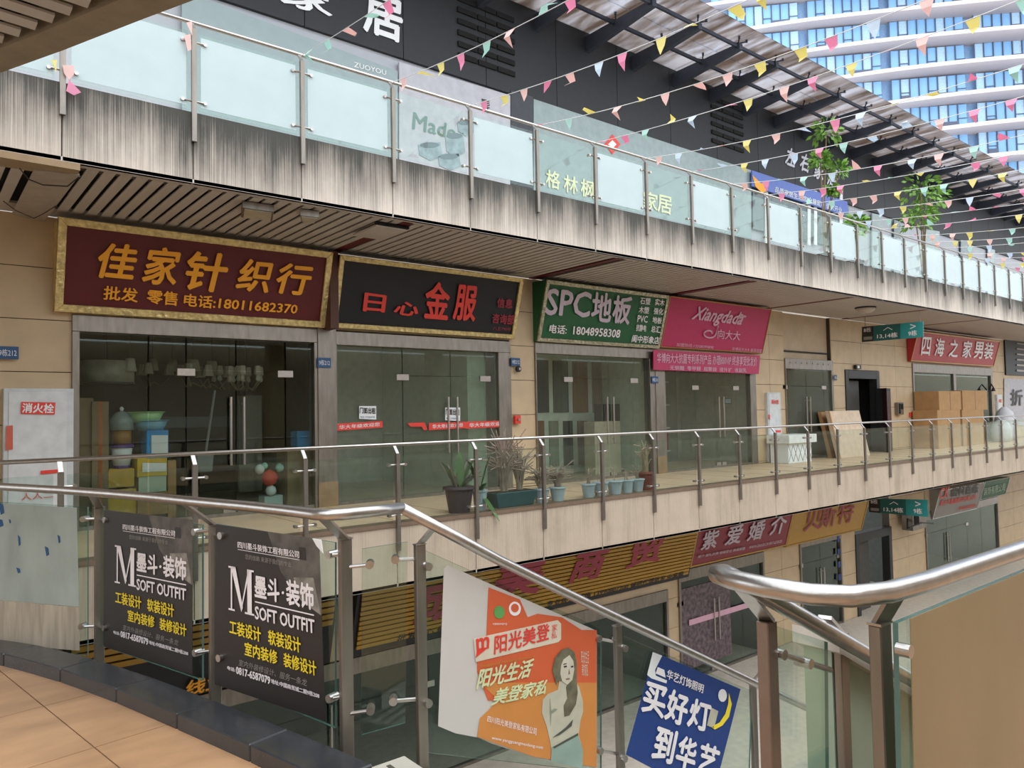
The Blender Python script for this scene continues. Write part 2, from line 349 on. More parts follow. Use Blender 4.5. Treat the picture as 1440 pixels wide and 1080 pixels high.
interior('wall_shop', 21.4, 24.8, ZG, 1.8, 3.5, dark_in); interior('wall_shop', 30.5, 39, ZG, 1.8, 4, dark_in); interior('wall_shop', 25.2, 27.9, ZG, 1.5, 3, black)
# ------------------------------------------------------------------ shop signs over the gallery
def tilt(zb, zt, yb=12.76, yt=12.40): return Plane((0, yb, zb), (0, zt - zb, yb - yt))
TU = tilt(1.66, 2.95)
def sign(name, label, pl, quad, m, side, frame=None, fw=.11, t=.05, group=None):
    """sign box leaning out at the top: wedge body, face, frame bars"""
    q = [pl.at(x, y) for x, y in quad]
    x0 = (q[0].x + q[3].x) / 2; x1 = (q[1].x + q[2].x) / 2
    zt = (q[0].z + q[1].z) / 2; zb = (q[2].z + q[3].z) / 2; yf = lambda z: pl.p.y + (z - pl.p.z) * (-pl.n.z / pl.n.y)
    s = thing(name, label, 'sign', ((x0 + x1) / 2, YF, zb), group)
    yt, yb = yf(zt), yf(zb); bk = YF - .02
    obj('sign_box', MB().prism([(x0, yt + .02, zt), (x0, yb + .02, zb), (x0, max(bk, yb + .1), zb), (x0, max(bk, yb + .1), zt)], (x1 - x0, 0, 0)), side, s)
    a = [V((x0, yt, zt)), V((x1, yt, zt)), V((x1, yb, zb)), V((x0, yb, zb))]
    obj('face', MB().prism(a, -pl.n * .02), m, s)
    if frame:
        def inner(p, dx, dz): return p + V((dx, (yb - yt) / (zb - zt) * dz, dz))
        b = [inner(a[0], fw, -fw), inner(a[1], -fw, -fw), inner(a[2], -fw, fw), inner(a[3], fw, fw)]
        for i in range(4): obj('frame_bar', MB().prism([a[i], a[(i + 1) % 4], b[(i + 1) % 4], b[i]], pl.n * t), frame, s, .008)
    return s
g = sign('shop_sign', 'maroon shop sign with orange characters in a wide gold foil frame', TU, [(82, 307), (466, 352), (457, 465), (76, 432)], ink['maroon'], gold, gold, .11)
q5 = [(139, 342, 191, 394), (203, 347, 251, 402), (263, 354, 319, 411), (335, 364, 381, 412), (390, 370, 437, 416)]
for ch, (a, b, c, d) in zip('佳家针织行', q5): text(ch, TU, [(a + 3, b), (c + 3, b + 4), (c - 3, d), (a - 3, d - 5)], ink['orange'], g, .028, .05, .12)
text('批发', TU, [(147, 402), (194, 406), (193, 425), (145, 421)], ink['orange'], g, .022, .04)
text('零售', TU, [(208, 407), (250, 411), (249, 430), (206, 426)], ink['orange'], g, .022, .04)
text('电话:', TU, [(260, 413), (304, 417), (302, 434), (258, 430)], ink['orange'], g, .022, .04)
text('18011682370', TU, [(309, 420), (419, 429), (417, 441), (307, 433)], ink['orange'], g, .03, .04)
g = sign('shop_sign', 'black shop sign with red partly missing characters in a gold frame', TU, [(477, 358), (735, 391), (722, 478), (467, 458)], ink['black'], ink['black'], gold, .09)
text('日', TU, [(514, 412), (543, 416), (540, 439), (511, 437)], ink['red'], g, .03, .04)
text('心', TU, [(560, 425), (590, 425), (586, 445), (553, 441)], ink['red'], g, .035, .04)
text('金', TU, [(601, 396), (633, 400), (630, 449), (596, 446)], ink['red'], g, .03, .04); text('服', TU, [(644, 401), (672, 404), (667, 451), (637, 448)], ink['red'], g, .03, .04)
text('信息', TU, [(700, 419), (721, 421), (720, 434), (699, 432)], ink['dred'], g, .025, .04); text('咨询部', TU, [(693, 441), (724, 443), (722, 457), (692, 454)], ink['dred'], g, .025, .04)
text('八五790号', TU, [(694, 459), (719, 461), (718, 466), (693, 464)], ink['dred'], g, 0, .04)
g = sign('shop_sign', 'green flooring shop sign with pale lilac characters in a silver foil frame', TU, [(767, 394), (938, 414), (928, 491), (755, 479)], ink['green'], ink['green'], silverfoil, .09)
text('SPC', TU, [(771, 406), (832, 412), (828, 446), (767, 442)], ink['lilac'], g, .03, .04)
text('地', TU, [(835, 411), (861, 414), (858, 453), (831, 450)], ink['lilac'], g, .03, .04); text('板', TU, [(864, 416), (890, 418), (884, 456), (861, 453)], ink['lilac'], g, .03, .04)
text('电话:', TU, [(774, 456), (798, 458), (796, 470), (772, 468)], ink['white'], g, .02, .04); text('18048958308', TU, [(807, 459), (873, 464), (871, 475), (806, 470)], ink['white'], g, .03, .04)
for r, (s1, s2) in enumerate((('石塑', '实木'), ('木塑', '强化'), ('PVC', '地板'), ('抗静电', '总汇'))):
    y = 418 + r * 12.6; x = 901 - r * 1.9
    text(s1, TU, [(x, y), (x + 14, y + 1.5), (x + 13, y + 10.5), (x - 1, y + 9.5)], ink['white'], g, .02, .04); text(s2, TU, [(x + 21, y + 2), (x + 34, y + 3.5), (x + 33, y + 12.5), (x + 20, y + 11)], ink['white'], g, .02, .04)
text('阆中形象店', TU, [(890, 471), (928, 474), (926, 484), (888, 481)], ink['white'], g, .02, .04)
g = sign('shop_sign', 'pink shop sign with flowing latin lettering and thin gold edge', TU, [(940, 417), (1084, 433), (1073, 497), (930, 489)], ink['pink'], ink['pink'], mat('dull_gold', '#b08a4a', .4, .5), .03, .02)
text('Xiangdada', TU, [(978, 431), (1047, 440), (1041, 462), (971, 454)], ink['pinkw'], g, .028, .03, .35)
obj('flourish', MB().tube([TU.at(1010 + 0, 458, .03)] + [TU.at(999 - 2 + 10 * math.cos(a * .5) * (1 - a * .045), 469 + 7 * math.sin(a * .5) * (1 - a * .045), .03) for a in range(0, 14)], .025, 6), ink['pinkw'], g)
for k in range(3): patch('butterfly_mark', TU, circ(1043 + 4 * (k - 1), 445 - (k % 2) * 2, 2.6, 1.6, 8), ink['pinkw'], g, .02)
text('向大大', TU, [(1010, 463), (1042, 466), (1040, 479), (1009, 476)], ink['pinkw'], g, .01, .03)
text('加盟热线:13508099890', TU, [(952, 482), (1004, 486), (1003, 491), (951, 487)], ink['pinkw'], g, 0, .03); text('华博向大大® 泰昌店面', TU, [(1030, 488), (1072, 491), (1071, 496), (1029, 493)], ink['pinkw'], g, 0, .03)
YB = YP(12.70)
g = thing('banner', 'narrow crimson cloth banner with white characters hanging below the pink sign', 'banner', (17.5, 12.7, 1.2))
obj('cloth', MB().prism([YB.at(*p) for p in ((919, 492), (1069, 500), (1067, 526), (919, 520))], (0, .02, 0)), ink['pink'], g)
text('华博向大大抗菌专利系列产品 办理800VIP 终身享受批发价', YB, [(924, 496), (1065, 502), (1064, 515), (924, 510)], ink['pinkw'], g, .012)
text('无钢圈  零甲醛  超聚拢  提外扩  收副乳', YB, [(942, 514), (1050, 518), (1050, 524), (942, 520)], ink['pinkw'], g, .01)
g = sign('shop_sign', 'red menswear sign with six white characters above the stacked cartons', TU, [(1291, 466), (1406, 479), (1398, 515), (1280, 509)], ink['brick'], ink['brick'], mat('dull_gold', '#b08a4a', .4, .5), .05, .02)
for ch, a in zip('四海之家男装', (1297, 1316, 1336, 1355, 1371, 1385)): text(ch, TU, [(a + 1, 474 + (a - 1297) * .09), (a + 13, 475 + (a - 1297) * .09), (a + 10, 500 + (a - 1297) * .06), (a - 2, 499 + (a - 1297) * .06)], ink['white'], g, .02, .03)
# direction signs hung from the soffits
for pl, zc, tops, lab in ((XP(25.2), 3.05, ((1212, 459.7), (1298, 452), (1298, 474), (1212, 481)), 'teal direction sign with white arrows hung under the upper gallery'),
                          (XP(25.2), -2.58, ((1222, 701), (1304, 703), (1305, 727), (1222, 720)), 'teal direction sign with white arrows hung under the shop gallery')):
    q = [pl.at(*p) for p in tops]; c = (q[0] + q[1]) / 2
    g = thing('direction_sign', lab, 'sign', c); obj('panel', MB().prism(q, (.06, 0, 0)), ink['teal'], g)
    (ax, ay), (bx, by), (cx_, cy_), (dx, dy) = tops
    L = lambda u, v: ((ax + (bx - ax) * u) * (1 - v) + (dx + (cx_ - dx) * u) * v, (ay + (by - ay) * u) * (1 - v) + (dy + (cy_ - dy) * u) * v)
    Q = lambda u0, v0, u1, v1: [L(u0, v0), L(u1, v0), L(u1, v1), L(u0, v1)]
    patch('bright_field', pl, Q(.63, .0, 1, 1), ink['tealb'], g); patch('dark_field', pl, Q(0, 0, .19, 1), ink['charcoal'], g)
    text('8栋', pl, Q(.03, .08, .15, .38), ink['white'], g); patch('sub_line', pl, Q(.03, .68, .17, .88), ink['grey'], g, .008)
    text('︿', pl, Q(.35, .16, .5, .38), ink['white'], g, .01); text('13,14栋', pl, Q(.25, .55, .58, .88), ink['white'], g, .02)
    text('﹥', pl, Q(.79, .1, .88, .42), ink['white'], g, .01); text('9栋', pl, Q(.76, .52, .9, .86), ink['white'], g, .02)
    for a in (q[0], q[1]): obj('hanger', MB().tube([a + V((.03, -.1 if a is q[0] else .1, 0)), V((a.x + .03, a.y + (-.1 if a is q[0] else .1), zc))], .012, 6), steel2, g)
# ------------------------------------------------------------------ lower storey
WL = lambda n, a, b, **k: wall(n, a, b, ZGR, -2.62, **k)
WL('wall_lower_left', -6, 1.98, cols=6); WL('wall_lower_pillar', 10.42, 11.14); WL('wall_lower_slim', 15.55, 16.0); WL('wall_lower_middle', 20.0, 22.0, cols=2)
WL('wall_lower_right', 24.6, 25.6); WL('wall_lower_far', 28.3, 31.2, cols=2); WL('wall_lower_end', 38.9, 60, cols=10)
gs = slab('ground', ZGR, .3, -14, -12, 62, mat('plaza_paving', '#b5aca0', .6))
for lab, a, b, cuts, doors, hz, zh in (('ground shopfront in shade left of the gold slatted sign', 1.98, 10.42, [4, 6.2, 8.2], {1, 2}, None, -4.76), ('ground shopfront with dark interior under the gold slatted sign', 11.14, 15.55, [12.4, 13.6], {0, 1}, None, -4.95),
        ('ground shopfront with purple marbled window film', 16.0, 20.0, [17.6, 18.9], {0, 1}, None, -4.55), ('narrow ground glass entry with blue stickers along its frame', 22.0, 24.6, [23.3], {0, 1}, None, -4.4),
        ('ground shopfront under the pale grey and green signs', 31.2, 38.9, [33.3, 35.4, 37], {0, 1}, None, -4.5)):
    g = front('shopfront', a, b, ZGR, zh, cuts, doors, label=lab, hh=.3)
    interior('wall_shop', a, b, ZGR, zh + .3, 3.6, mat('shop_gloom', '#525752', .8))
    if a == 16: f8 = g
    if a == 22: f9 = g
    if a == 11.14: f7 = g
box('film_panel', 16.1, 18.3, YF + .0, YF + .015, ZGR + .3, -4.75, mat('marbled_film', '#6a5a60', .6, var=.7, scale=9), f8)
box('tape', 16.4, 20.0, YF - .03, YF - .02, ZGR + 1.45, ZGR + 1.6, ink['pinkw'], f8)
for k in range(6): box('blue_sticker', 24.3, 24.45, YF - .06, YF - .05, ZGR + .6 + k * .42, ZGR + .8 + k * .42, ink['blue'], f9)
TLW = tilt(-4.35, -2.7, 12.76, 12.3)
g = sign('shop_sign', 'huge lower sign of gold slats with dark red characters', TLW, [(505, 818), (985, 735), (967, 812), (492, 925)], ink['black'], ink['black'])
q = [TLW.at(*p, .02) for p in ((512, 812), (982, 738), (966, 808), (500, 915))]; n = 15
for k in range(n):
    a = k / n; b = (k + .72) / n
    obj('slat', MB().prism([q[0].lerp(q[3], a), q[1].lerp(q[2], a), q[1].lerp(q[2], b), q[0].lerp(q[3], b)], TLW.n * .03), ink['slat'], g)
for ch, quad in (('成', [(596, 818), (660, 806), (646, 864), (582, 880)]), ('美', [(705, 792), (772, 780), (756, 832), (690, 846)]), ('商', [(815, 776), (858, 768), (842, 811), (798, 820)]), ('贸', [(893, 760), (936, 752), (926, 788), (880, 800)])):
    text(ch, TLW, quad, ink['rose'], g, .035, .07)
text('专业经营 灯饰 13990807200 诚招代理批发 中高端', TLW, [(770, 846), (962, 803), (960, 811), (768, 854)], ink['black'], g, .02, .06)
text('批发中心 经销', TLW, [(560, 893), (640, 876), (637, 888), (557, 905)], ink['black'], g, .02, .06)
g = sign('shop_sign', 'black sign with short gold slats and orange characters low behind the platform railing', TLW, [(100, 886), (478, 822), (463, 932), (85, 1022)], ink['black'], ink['black'])
q = [TLW.at(*p, .02) for p in ((104, 888), (474, 825), (466, 880), (96, 955))]
for k in range(6):
    a = k / 6; b = (k + .72) / 6
    obj('slat', MB().prism([q[0].lerp(q[3], a), q[1].lerp(q[2], a), q[1].lerp(q[2], b), q[0].lerp(q[3], b)], TLW.n * .03), ink['slat'], g)
text('线业', TLW, [(264, 958), (318, 944), (314, 966), (260, 980)], ink['orange'], g, .03, .05)
g = sign('shop_sign', 'crimson marriage bureau sign with lilac characters on the storey below', TLW, [(984, 738), (1117, 714), (1105, 768), (968, 798)], ink['purple'], ink['mustard'], mat('dull_gold', '#b08a4a', .4, .5), .05, .02)
for ch, a, y in (('紫', 988, 752), ('爱', 1022, 745), ('婚', 1053, 739), ('介', 1084, 731)): text(ch, TLW, [(a + 4, y - 4), (a + 25, y - 8), (a + 18, y + 18), (a - 3, y + 22)], ink['lilac'], g, .025, .04)
text('婚介·婚礼庆典 婚姻登记 再婚家园', TLW, [(982, 781), (1048, 769), (1047, 773), (981, 785)], ink['lilac'], g, .01, .04); text('WWW.ZIAI520.CN 0817-6230520', TLW, [(1054, 768), (1100, 759), (1099, 763), (1053, 772)], ink['lilac'], g, 0, .04)
g = sign('shop_sign', 'mustard yellow sign with red outlined characters on the storey below', TLW, [(1118, 712), (1222, 694), (1213, 745), (1105, 769)], ink['mustard'], ink['mustard'], mat('dull_gold', '#b08a4a', .4, .5), .05, .02)
for ch, a, y in (('贝', 1134, 718), ('斯', 1155, 714), ('特', 1180, 708)): text(ch, TLW, [(a + 3, y - 4), (a + 24, y - 8), (a + 18, y + 26), (a - 4, y + 30)], ink['dred'], g, .01, .04)
g = sign('shop_sign', 'pale grey sign with red logo and dark characters near the lower soffit', TLW, [(1321, 690), (1382, 678), (1376, 715), (1312, 730)], ink['grey'], ink['grey'], offw, .03, .02)
text('CK', TLW, [(1323, 687), (1336, 684), (1334, 699), (1320, 702)], ink['red'], g, .03, .03); text('齿科百态', TLW, [(1339, 686), (1377, 678), (1375, 693), (1337, 699)], ink['charcoal'], g, .02, .03)
text('阆中市鑫源建材有限公司', TLW, [(1323, 704), (1373, 695), (1372, 702), (1322, 712)], ink['red'], g, .02, .03); text('1808280828', TLW, [(1348, 713), (1373, 708), (1372, 713), (1347, 718)], ink['red'], g, .01, .03)
g = sign('shop_sign', 'small green sign with pale characters next to the grey sign below', TLW, [(1383, 678), (1418, 671), (1416, 693), (1380, 704)], ink['green'], ink['green'], offw, .02, .02)
text('装饰有限公司', TLW, [(1384, 686), (1414, 679), (1413, 690), (1383, 697)], ink['lgreen'], g, .02, .03)
def dark_door(label, x0, x1, zf, zh):
    t = thing('doorway', label, 'doorway', ((x0 + x1) / 2, YF, zf)); fm_ = mat('dark_frame', '#26282a', .5)
    for a, b, c, d in ((x0, x0 + .22, zf, zh), (x1 - .22, x1, zf, zh), (x0 + .22, x1 - .22, zh - .3, zh)): box('door_frame', a, b, YF - .04, YF + .25, c, d, fm_, t, .006)
    box('door_leaf', x0 + .3, x0 + 1.55, YF + .28, YF + .34, zf, zh - .35, mat('door_leaf', '#4b4a47', .6), t)
    box('dark_room', x0 + 1.6, x1 - .25, YF + .9, YF + 1.0, zf, zh - .3, black, t); return t
dark_door('dark framed doorway between the glass entry and the open meter box', 25.3, 27.8, ZG, 1.3); dark_door('dark framed doorway on the storey below', 25.6, 28.3, ZGR, -4.4)
# ------------------------------------------------------------------ upper storey: walls, posters, black fascia, canopy
w3 = struct('wall_upper'); box('panel_wall', -9, 62, YF + .06, YF + .4, ZU, 7.25, mat('upper_panel', '#aeb1b8', .6, var=.03), w3)
bf = struct('wall_black'); me0 = None
for k in range(34):
    x = -9 + k * 2.1; box('black_panel', x + .008, x + 2.092, YF - .02, YF + .3, 7.2, 9.9, mat('black_cladding', '#222428', .55, .1), bf)
box('backing', -9, 62, YF + .02, YF + .32, 7.22, 9.88, black, bf)
def slots(label, x0, x1, z0, z1, n, m=3):
    t = thing('vent', label, 'vent', ((x0 + x1) / 2, YF, z0))
    for i in range(n):
        for j in range(m): box('slot', x0 + (x1 - x0) * j / m + .04, x0 + (x1 - x0) * (j + 1) / m, YF - .06, YF - .02, z0 + (z1 - z0) * i / n, z0 + (z1 - z0) * (i + .45) / n, black, t)
slots('long slotted vent in the black fascia left of the canopy', 9.1, 10.7, 7.6, 9.1, 6); slots('far slotted vent in the black fascia under the canopy', 18.0, 19.6, 7.7, 9.2, 6)
YW = YP(YF)
def letters(name, label, chars, m, off=.04):
    t = thing(name, label, 'sign', YW.at(*chars[0][1][3]))
    for ch, quad in chars: text(ch, YW, quad, m, t, .03, off)
    return t
letters('fascia_letters', 'two big white characters mounted high on the black fascia, one cut off above', [('家', [(392, -32), (462, -8), (466, 24), (396, 4)]), ('居', [(514, -14), (566, 4), (564, 60), (512, 42)])], offw)
letters('fascia_letters', 'four pale characters on the black fascia behind the slender tree', [(c, [(x + 4, y), (x + 17, y + 5), (x + 13, y + 28), (x, y + 23)]) for c, x, y in (('左', 1104, 207), ('右', 1124, 215), ('家', 1144, 226), ('居', 1163, 236))], mat('dull_letters', '#c9c9d2', .6))
def poster(name, label, cat, pts, m, t=.04, off=.0): 
    o = thing(name, label, cat, YW.at(*pts[3])); patch('sheet', YW, pts, m, o, off, t); return o
p = poster('poster', 'large grey green furniture poster on the upper wall behind whitened railing glass', 'poster', [(255, -12), (558, 101), (558, 232), (255, 165)], ink['sage'])
text('ZUOYOU', YW, [(498, 87), (543, 99), (543, 106), (498, 94)], offw, p, .01, .05)
p = poster('poster', 'white poster with a green heading and grey stacked cups on the upper wall', 'poster', [(560, 88), (716, 135), (716, 262), (560, 236)], mat('poster_pale', '#b4b4bb', .5))
text('Made', YW, [(582, 158), (642, 178), (640, 196), (580, 181)], mat('print_greengrey', '#5f8077', .5), p, .02, .05)
text('彩\n轩', YW, [(677, 138), (689, 142), (689, 160), (677, 156)], ink['charcoal'], p, .01, .05)
for cx, cy, w_, h_ in ((605, 213, 17, 13), (640, 205, 14, 18), (655, 180, 12, 12), (632, 228, 16, 12)):
    patch('printed_cup', YW, [(cx - w_, cy - h_ + 4), (cx + w_ * .8, cy - h_), (cx + w_, cy + h_ * .5), (cx, cy + h_), (cx - w_ * .9, cy + h_ * .4)], mat('print_cup', '#8a9aa2', .5, var=.3), p, .045, .01)
    patch('cup_rim', YW, circ(cx - 1, cy - h_ + 4, w_ * .8, 4), mat('print_cup_rim', '#5f7078', .5), p, .056, .005)
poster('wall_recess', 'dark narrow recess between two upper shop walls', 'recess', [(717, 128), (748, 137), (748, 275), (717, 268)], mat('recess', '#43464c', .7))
p = poster('shop_window', 'grey green upper shop window with pale gold characters', 'window', [(749, 140), (1055, 240), (1055, 345), (749, 275)], mat('sage_glass', '#8b9b9c', .25, var=.1))
for ch, x, y in (('格', 768, 238), ('林', 793, 245), ('枫', 817, 251), ('家', 905, 268), ('居', 925, 273)): text(ch, YW, [(x, y), (x + 20, y + 5), (x + 19, y + 29), (x, y + 24)], mat('pale_gold', '#dedbb0', .5), p, .02, .06)
d = thing('lucky_charm', 'red diamond shaped paper charm on the upper shop window', 'decoration', YW.at(861, 205, .1)); patch('charm', YW, [(861, 189), (872, 203), (861, 217), (850, 203)], ink['red'], d, .045, .01)
patch('charm_centre', YW, [(861, 197), (867, 203), (861, 209), (855, 203)], offw, d, .056, .004)
p = poster('shop_window', 'dark upper shop entrance under the blue banner', 'window', [(1057, 246), (1192, 290), (1192, 352), (1057, 322)], mat('dark_glass', '#5a6a6e', .2, var=.3))
for x in (1075, 1135, 1144, 1180): patch('door_post', YW, [(x, 268), (x + 4, 269), (x + 4, 345), (x, 344)], offw, p, .04, .03)
p = poster('banner', 'blue promotional banner with orange burst on the upper storey', 'banner', [(1056, 240), (1190, 284), (1192, 305), (1056, 262)], ink['banner'], off=.1)
patch('burst', YW, [(1058, 246), (1070, 258), (1082, 255), (1078, 268), (1072, 272), (1062, 262)], ink['orange'], p, .15); text('品质家居生活馆 全屋定制 盛大开业', YW, [(1090, 262), (1184, 292), (1184, 300), (1090, 270)], offw, p, .01, .15)
for i, (x, w_) in enumerate(((1225, 14), (1256, 9), (1300, 20), (1350, 12), (1388, 10))):
    poster('shop_window', ('bright upper window strip right of the blue banner', 'slim dark upper doorway past the banner', 'pale upper window before the far shops', 'small grey upper window near the far end', 'last small upper window along the wall')[i], 'window',
           [(x, 300 + (x - 1225) * .3), (x + w_, 303 + (x - 1225) * .3), (x + w_, 400 + (x - 1225) * .2), (x, 398 + (x - 1225) * .2)], mat('dark_glass', '#5a6a6e') if i % 2 else mat('sage_glass', '#9fb3b0'))
cn = thing('glass_canopy', 'dirty glass canopy on tapered dark beams projecting above the upper shops', 'canopy', (20, YF, 9.2))
pane_m = D.materials.new('dirty_canopy_glass'); pane_m.use_nodes = True
_n = pane_m.node_tree.nodes; _l = pane_m.node_tree.links.new; _n.remove(_n['Principled BSDF'])
_g = _n.new('ShaderNodeNewGeometry'); _mp = _n.new('ShaderNodeMapping'); _mp.inputs['Scale'].default_value = (3.0, .7, 1); _l(_g.outputs['Position'], _mp.inputs[0])
_z = _n.new('ShaderNodeTexNoise'); _z.inputs['Scale'].default_value = .9; _z.inputs['Detail'].default_value = 6; _z.inputs['Distortion'].default_value = .5; _l(_mp.outputs[0], _z.inputs[0])
_r = _n.new('ShaderNodeValToRGB'); _r.color_ramp.elements[0].position = .35; _r.color_ramp.elements[1].position = .62
_r.color_ramp.elements[0].color = srgb('#8c8078'); _r.color_ramp.elements[1].color = srgb('#c6c3c5'); _l(_z.outputs[0], _r.inputs[0])
_a = _n.new('ShaderNodeBsdfTranslucent'); _b = _n.new('ShaderNodeBsdfTransparent'); _m = _n.new('ShaderNodeMixShader'); _m.inputs[0].default_value = .45
_l(_r.outputs[0], _a.inputs[0]); _l(_r.outputs[0], _b.inputs[0]); _l(_a.outputs[0], _m.inputs[1]); _l(_b.outputs[0], _m.inputs[2]); _l(_m.outputs[0], _n['Material Output'].inputs[0])
beam_m = mat('beam_paint', '#3a3f4c', .5, .2); base_x = 13.07 - 1.67 * 8
bm0 = obj('beam', MB().prism([(base_x - .07, YF, 9.25), (base_x - .07, 10.72, 9.25), (base_x - .07, 10.72, 9.1), (base_x - .07, YF, 8.86)], (.14, 0, 0)), beam_m, cn).data
pn0 = box('canopy_pane', base_x + .01, base_x + 1.66, 10.25, 11.5, 9.36, 9.375, pane_m, cn).data; pn1 = box('canopy_pane', base_x + .01, base_x + 1.66, 11.52, YF, 9.36, 9.375, pane_m, cn).data
sp_ = MB()
for y in (10.8, 11.9):
    sp_.tube([(base_x, y, 9.2), (base_x, y, 9.3)], .03, 6)
    for dx in (-.16, .16):
        for dy in (-.14, .14): sp_.bar((base_x, y, 9.28), (base_x + dx, y + dy, 9.32), .03); sp_.tube([(base_x + dx, y + dy, 9.3), (base_x + dx, y + dy, 9.45)], .03, 6)
sp0 = obj('spider_clamp', sp_, beam_m, cn).data
for k in range(1, 36):
    for nm, me in (('beam', bm0), ('canopy_pane', pn0), ('canopy_pane', pn1), ('spider_clamp', sp0)): inst(nm, me, cn, (1.67 * k, 0, 0))
for y in (10.8, 11.9): box('purlin', base_x, 58, y - .03, y + .03, 9.16, 9.24, beam_m, cn)
# ------------------------------------------------------------------ tower beyond
tw = thing('tower', 'tall pale blue glass tower with wavy white floor bands rising behind the mall', 'building')
c0 = ray(1230, 300); c0 = V((c0.x, c0.y, 0)).normalized(); tr_ = V((c0.y, -c0.x, 0)); DT = 100; _t = math.radians(9); _fw = ray(720, 568); _fw = V((_fw.x, _fw.y, 0)).normalized(); tr_ = V((_fw.y, -_fw.x, 0)) * math.cos(_t) - _fw * math.sin(_t); nr_ = V((-tr_.y, tr_.x, 0))
def tp(u, z, d=0): return c0 * DT + nr_ * d + tr_ * u + V((0, 0, z))
wave = lambda u, f: 1.5 * math.sin(u * .09 + f * .25) + .3 * math.sin(u * .2 + f * .9)
wl = mat('tower_glass', '#8abbea', .25, 0, .12, .4, stretch=(1, 1, .3)); wd = mat('tower_louver', '#5b6478', .6); wb = mat('tower_band', '#bdb4b6', .7, var=.03); wl2 = mat('tower_glass_pale', '#b4d6f2', .25); pane1 = None; wg = mat('tower_core', '#8fb2d8', .4)
us_ = [-31 + 1.05 * i for i in range(0, 76)]
obj('core', MB().prism([tp(-32, -7, 1.2), tp(50, -7, 1.2), tp(50, 76, 1.2), tp(-32, 76, 1.2)], nr_ * 6), wg, tw)
FH = 3.6; pane0 = None; rest = MB(); mul = MB(); n = 0
for f in range(3, 23):
    z = 8 + (f - 3) * FH if False else -7.2 + f * FH
    b = MB(); L_ = [tp(u * 1.0, 0, -1.0 + wave(u, f)) for u in us_]
    for i in range(len(us_) - 1):
        zz = .25 * math.sin(us_[i] * .12 + f); z2 = .25 * math.sin(us_[i + 1] * .12 + f)
        a_, b_ = L_[i], L_[i + 1]
        b.add([a_ + V((0, 0, z + zz)), b_ + V((0, 0, z + z2)), b_ + V((0, 0, z + z2 + .48)), a_ + V((0, 0, z + zz + .48)), tp(us_[i], z + zz, 2), tp(us_[i + 1], z + z2, 2), tp(us_[i + 1], z + z2 + .6, 2), tp(us_[i], z + zz + .6, 2)],
              [(0, 1, 2, 3), (0, 4, 5, 1), (3, 2, 6, 7)])
    obj('floor_band', b, wb, tw)
    for i in range(len(us_) - 1):
        u = us_[i]; vis = 9 <= f <= 15 and -21 < u < 20
        if i % 9 == 4: continue
        q = [tp(u + .05, z + .9, .6), tp(u + 1.0, z + .9, .6), tp(u + 1.0, z + FH, .6), tp(u + .05, z + FH, .6)]
        if vis and n < 290:
            if i % 4 == 1:
                if pane1 is None: pane1 = obj('window_pane', MB().prism(q, nr_ * .1), wl2, tw).data; pq1 = q[0]
                else: inst('window_pane', pane1, tw, q[0] - pq1)
            elif pane0 is None: pane0 = obj('window_pane', MB().prism(q, nr_ * .1), wl, tw).data; pq = q[0]
            else: inst('window_pane', pane0, tw, q[0] - pq)
            n += 1
        else: rest.prism(q, nr_ * .1)
        mul.bar(tp(u, z + .8, .5), tp(u, z + FH, .5), .1)
        if i % 3 == 0: mul.bar(tp(u, z + 1.9, .5), tp(u + 1.05, z + 1.9, .5), .07)
        if (i % 9) in (1, 2, 6) : mul.prism([tp(u, z + .85, .3), tp(u + 1.05, z + .85, .3), tp(u + 1.05, z + 1.5, .3), tp(u, z + 1.5, .3)], nr_ * .2)
obj('window_pane', rest, wl, tw)['kind'] = 'stuff'; obj('mullion', mul, wd, tw)['kind'] = 'stuff'
# ------------------------------------------------------------------ the gallery behind the viewpoint, reflected in the glass
ob = struct('wall_opposite')
for z, t in ((ZU, .93), (ZG, .95)): box('slab_edge', -30, 170, -6.2 if z < 0 else -5.6, -3.6, z - t, z, fasc_low, ob)
box('back_wall', -30, 170, -6.6, -6.2, ZGR, 3.05, fasc_low, ob)
for k in range(11): box('pillar', -28 + k * 8, -27.3 + k * 8, -5.6, -5.0, ZG, ZU - .9, stone, ob)
for z in (ZGR,):
    for k in range(14): box('opening', -28 + k * 6.2, -24 + k * 6.2, -6.2, -6.1, z + .1, z + 2.9, dark_in, ob)
box('end_wall', -16, -15.5, -6.2, 13, ZGR, 6, stone2, ob)
# ------------------------------------------------------------------ near platform, kerb, roof
ZF = -1.58
OC = [(-9, 1.6), (2.96, 1.60), (3.14, 1.562), (3.6, 1.46), (4.11, 1.335), (4.78, 1.165), (5.38, .985), (5.99, .755), (6.29, .60), (7.0, .18), (7.9, -.5), (9, -1.5)]
def oc(y):
    for (a, xa), (b, xb) in zip(OC, OC[1:]):
        if a <= y <= b: return xa + (xb - xa) * (y - a) / (b - a)
    return OC[-1][1]
outl = [(oc(y), y) for y in [7.9 - .35 * i for i in range(15)]]
def clip(poly, outline):
    for (ax, ay), (bx, by) in zip(outline, outline[1:]):
        nx, ny = (by - ay), -(bx - ax); out = []                                  # keep the platform side
        sgn = lambda p: (p[0] - ax) * nx + (p[1] - ay) * ny
        for i in range(len(poly)):
            p, q = poly[i], poly[(i + 1) % len(poly)]; sp1, sq = sgn(p), sgn(q)
            if sp1 >= 0: out.append(p)
            if sp1 * sq < 0: t = sp1 / (sp1 - sq); out.append((p[0] + (q[0] - p[0]) * t, p[1] + (q[1] - p[1]) * t))
        poly = out
        if len(poly) < 3: return []
    return poly
pf = struct('platform'); tan = mat('tan_tile', '#b18a68', .32, 0, .28, 1.6, .02, (1, 2.5, 1))
ang = math.radians(8); ca, sa = math.cos(ang), math.sin(ang)
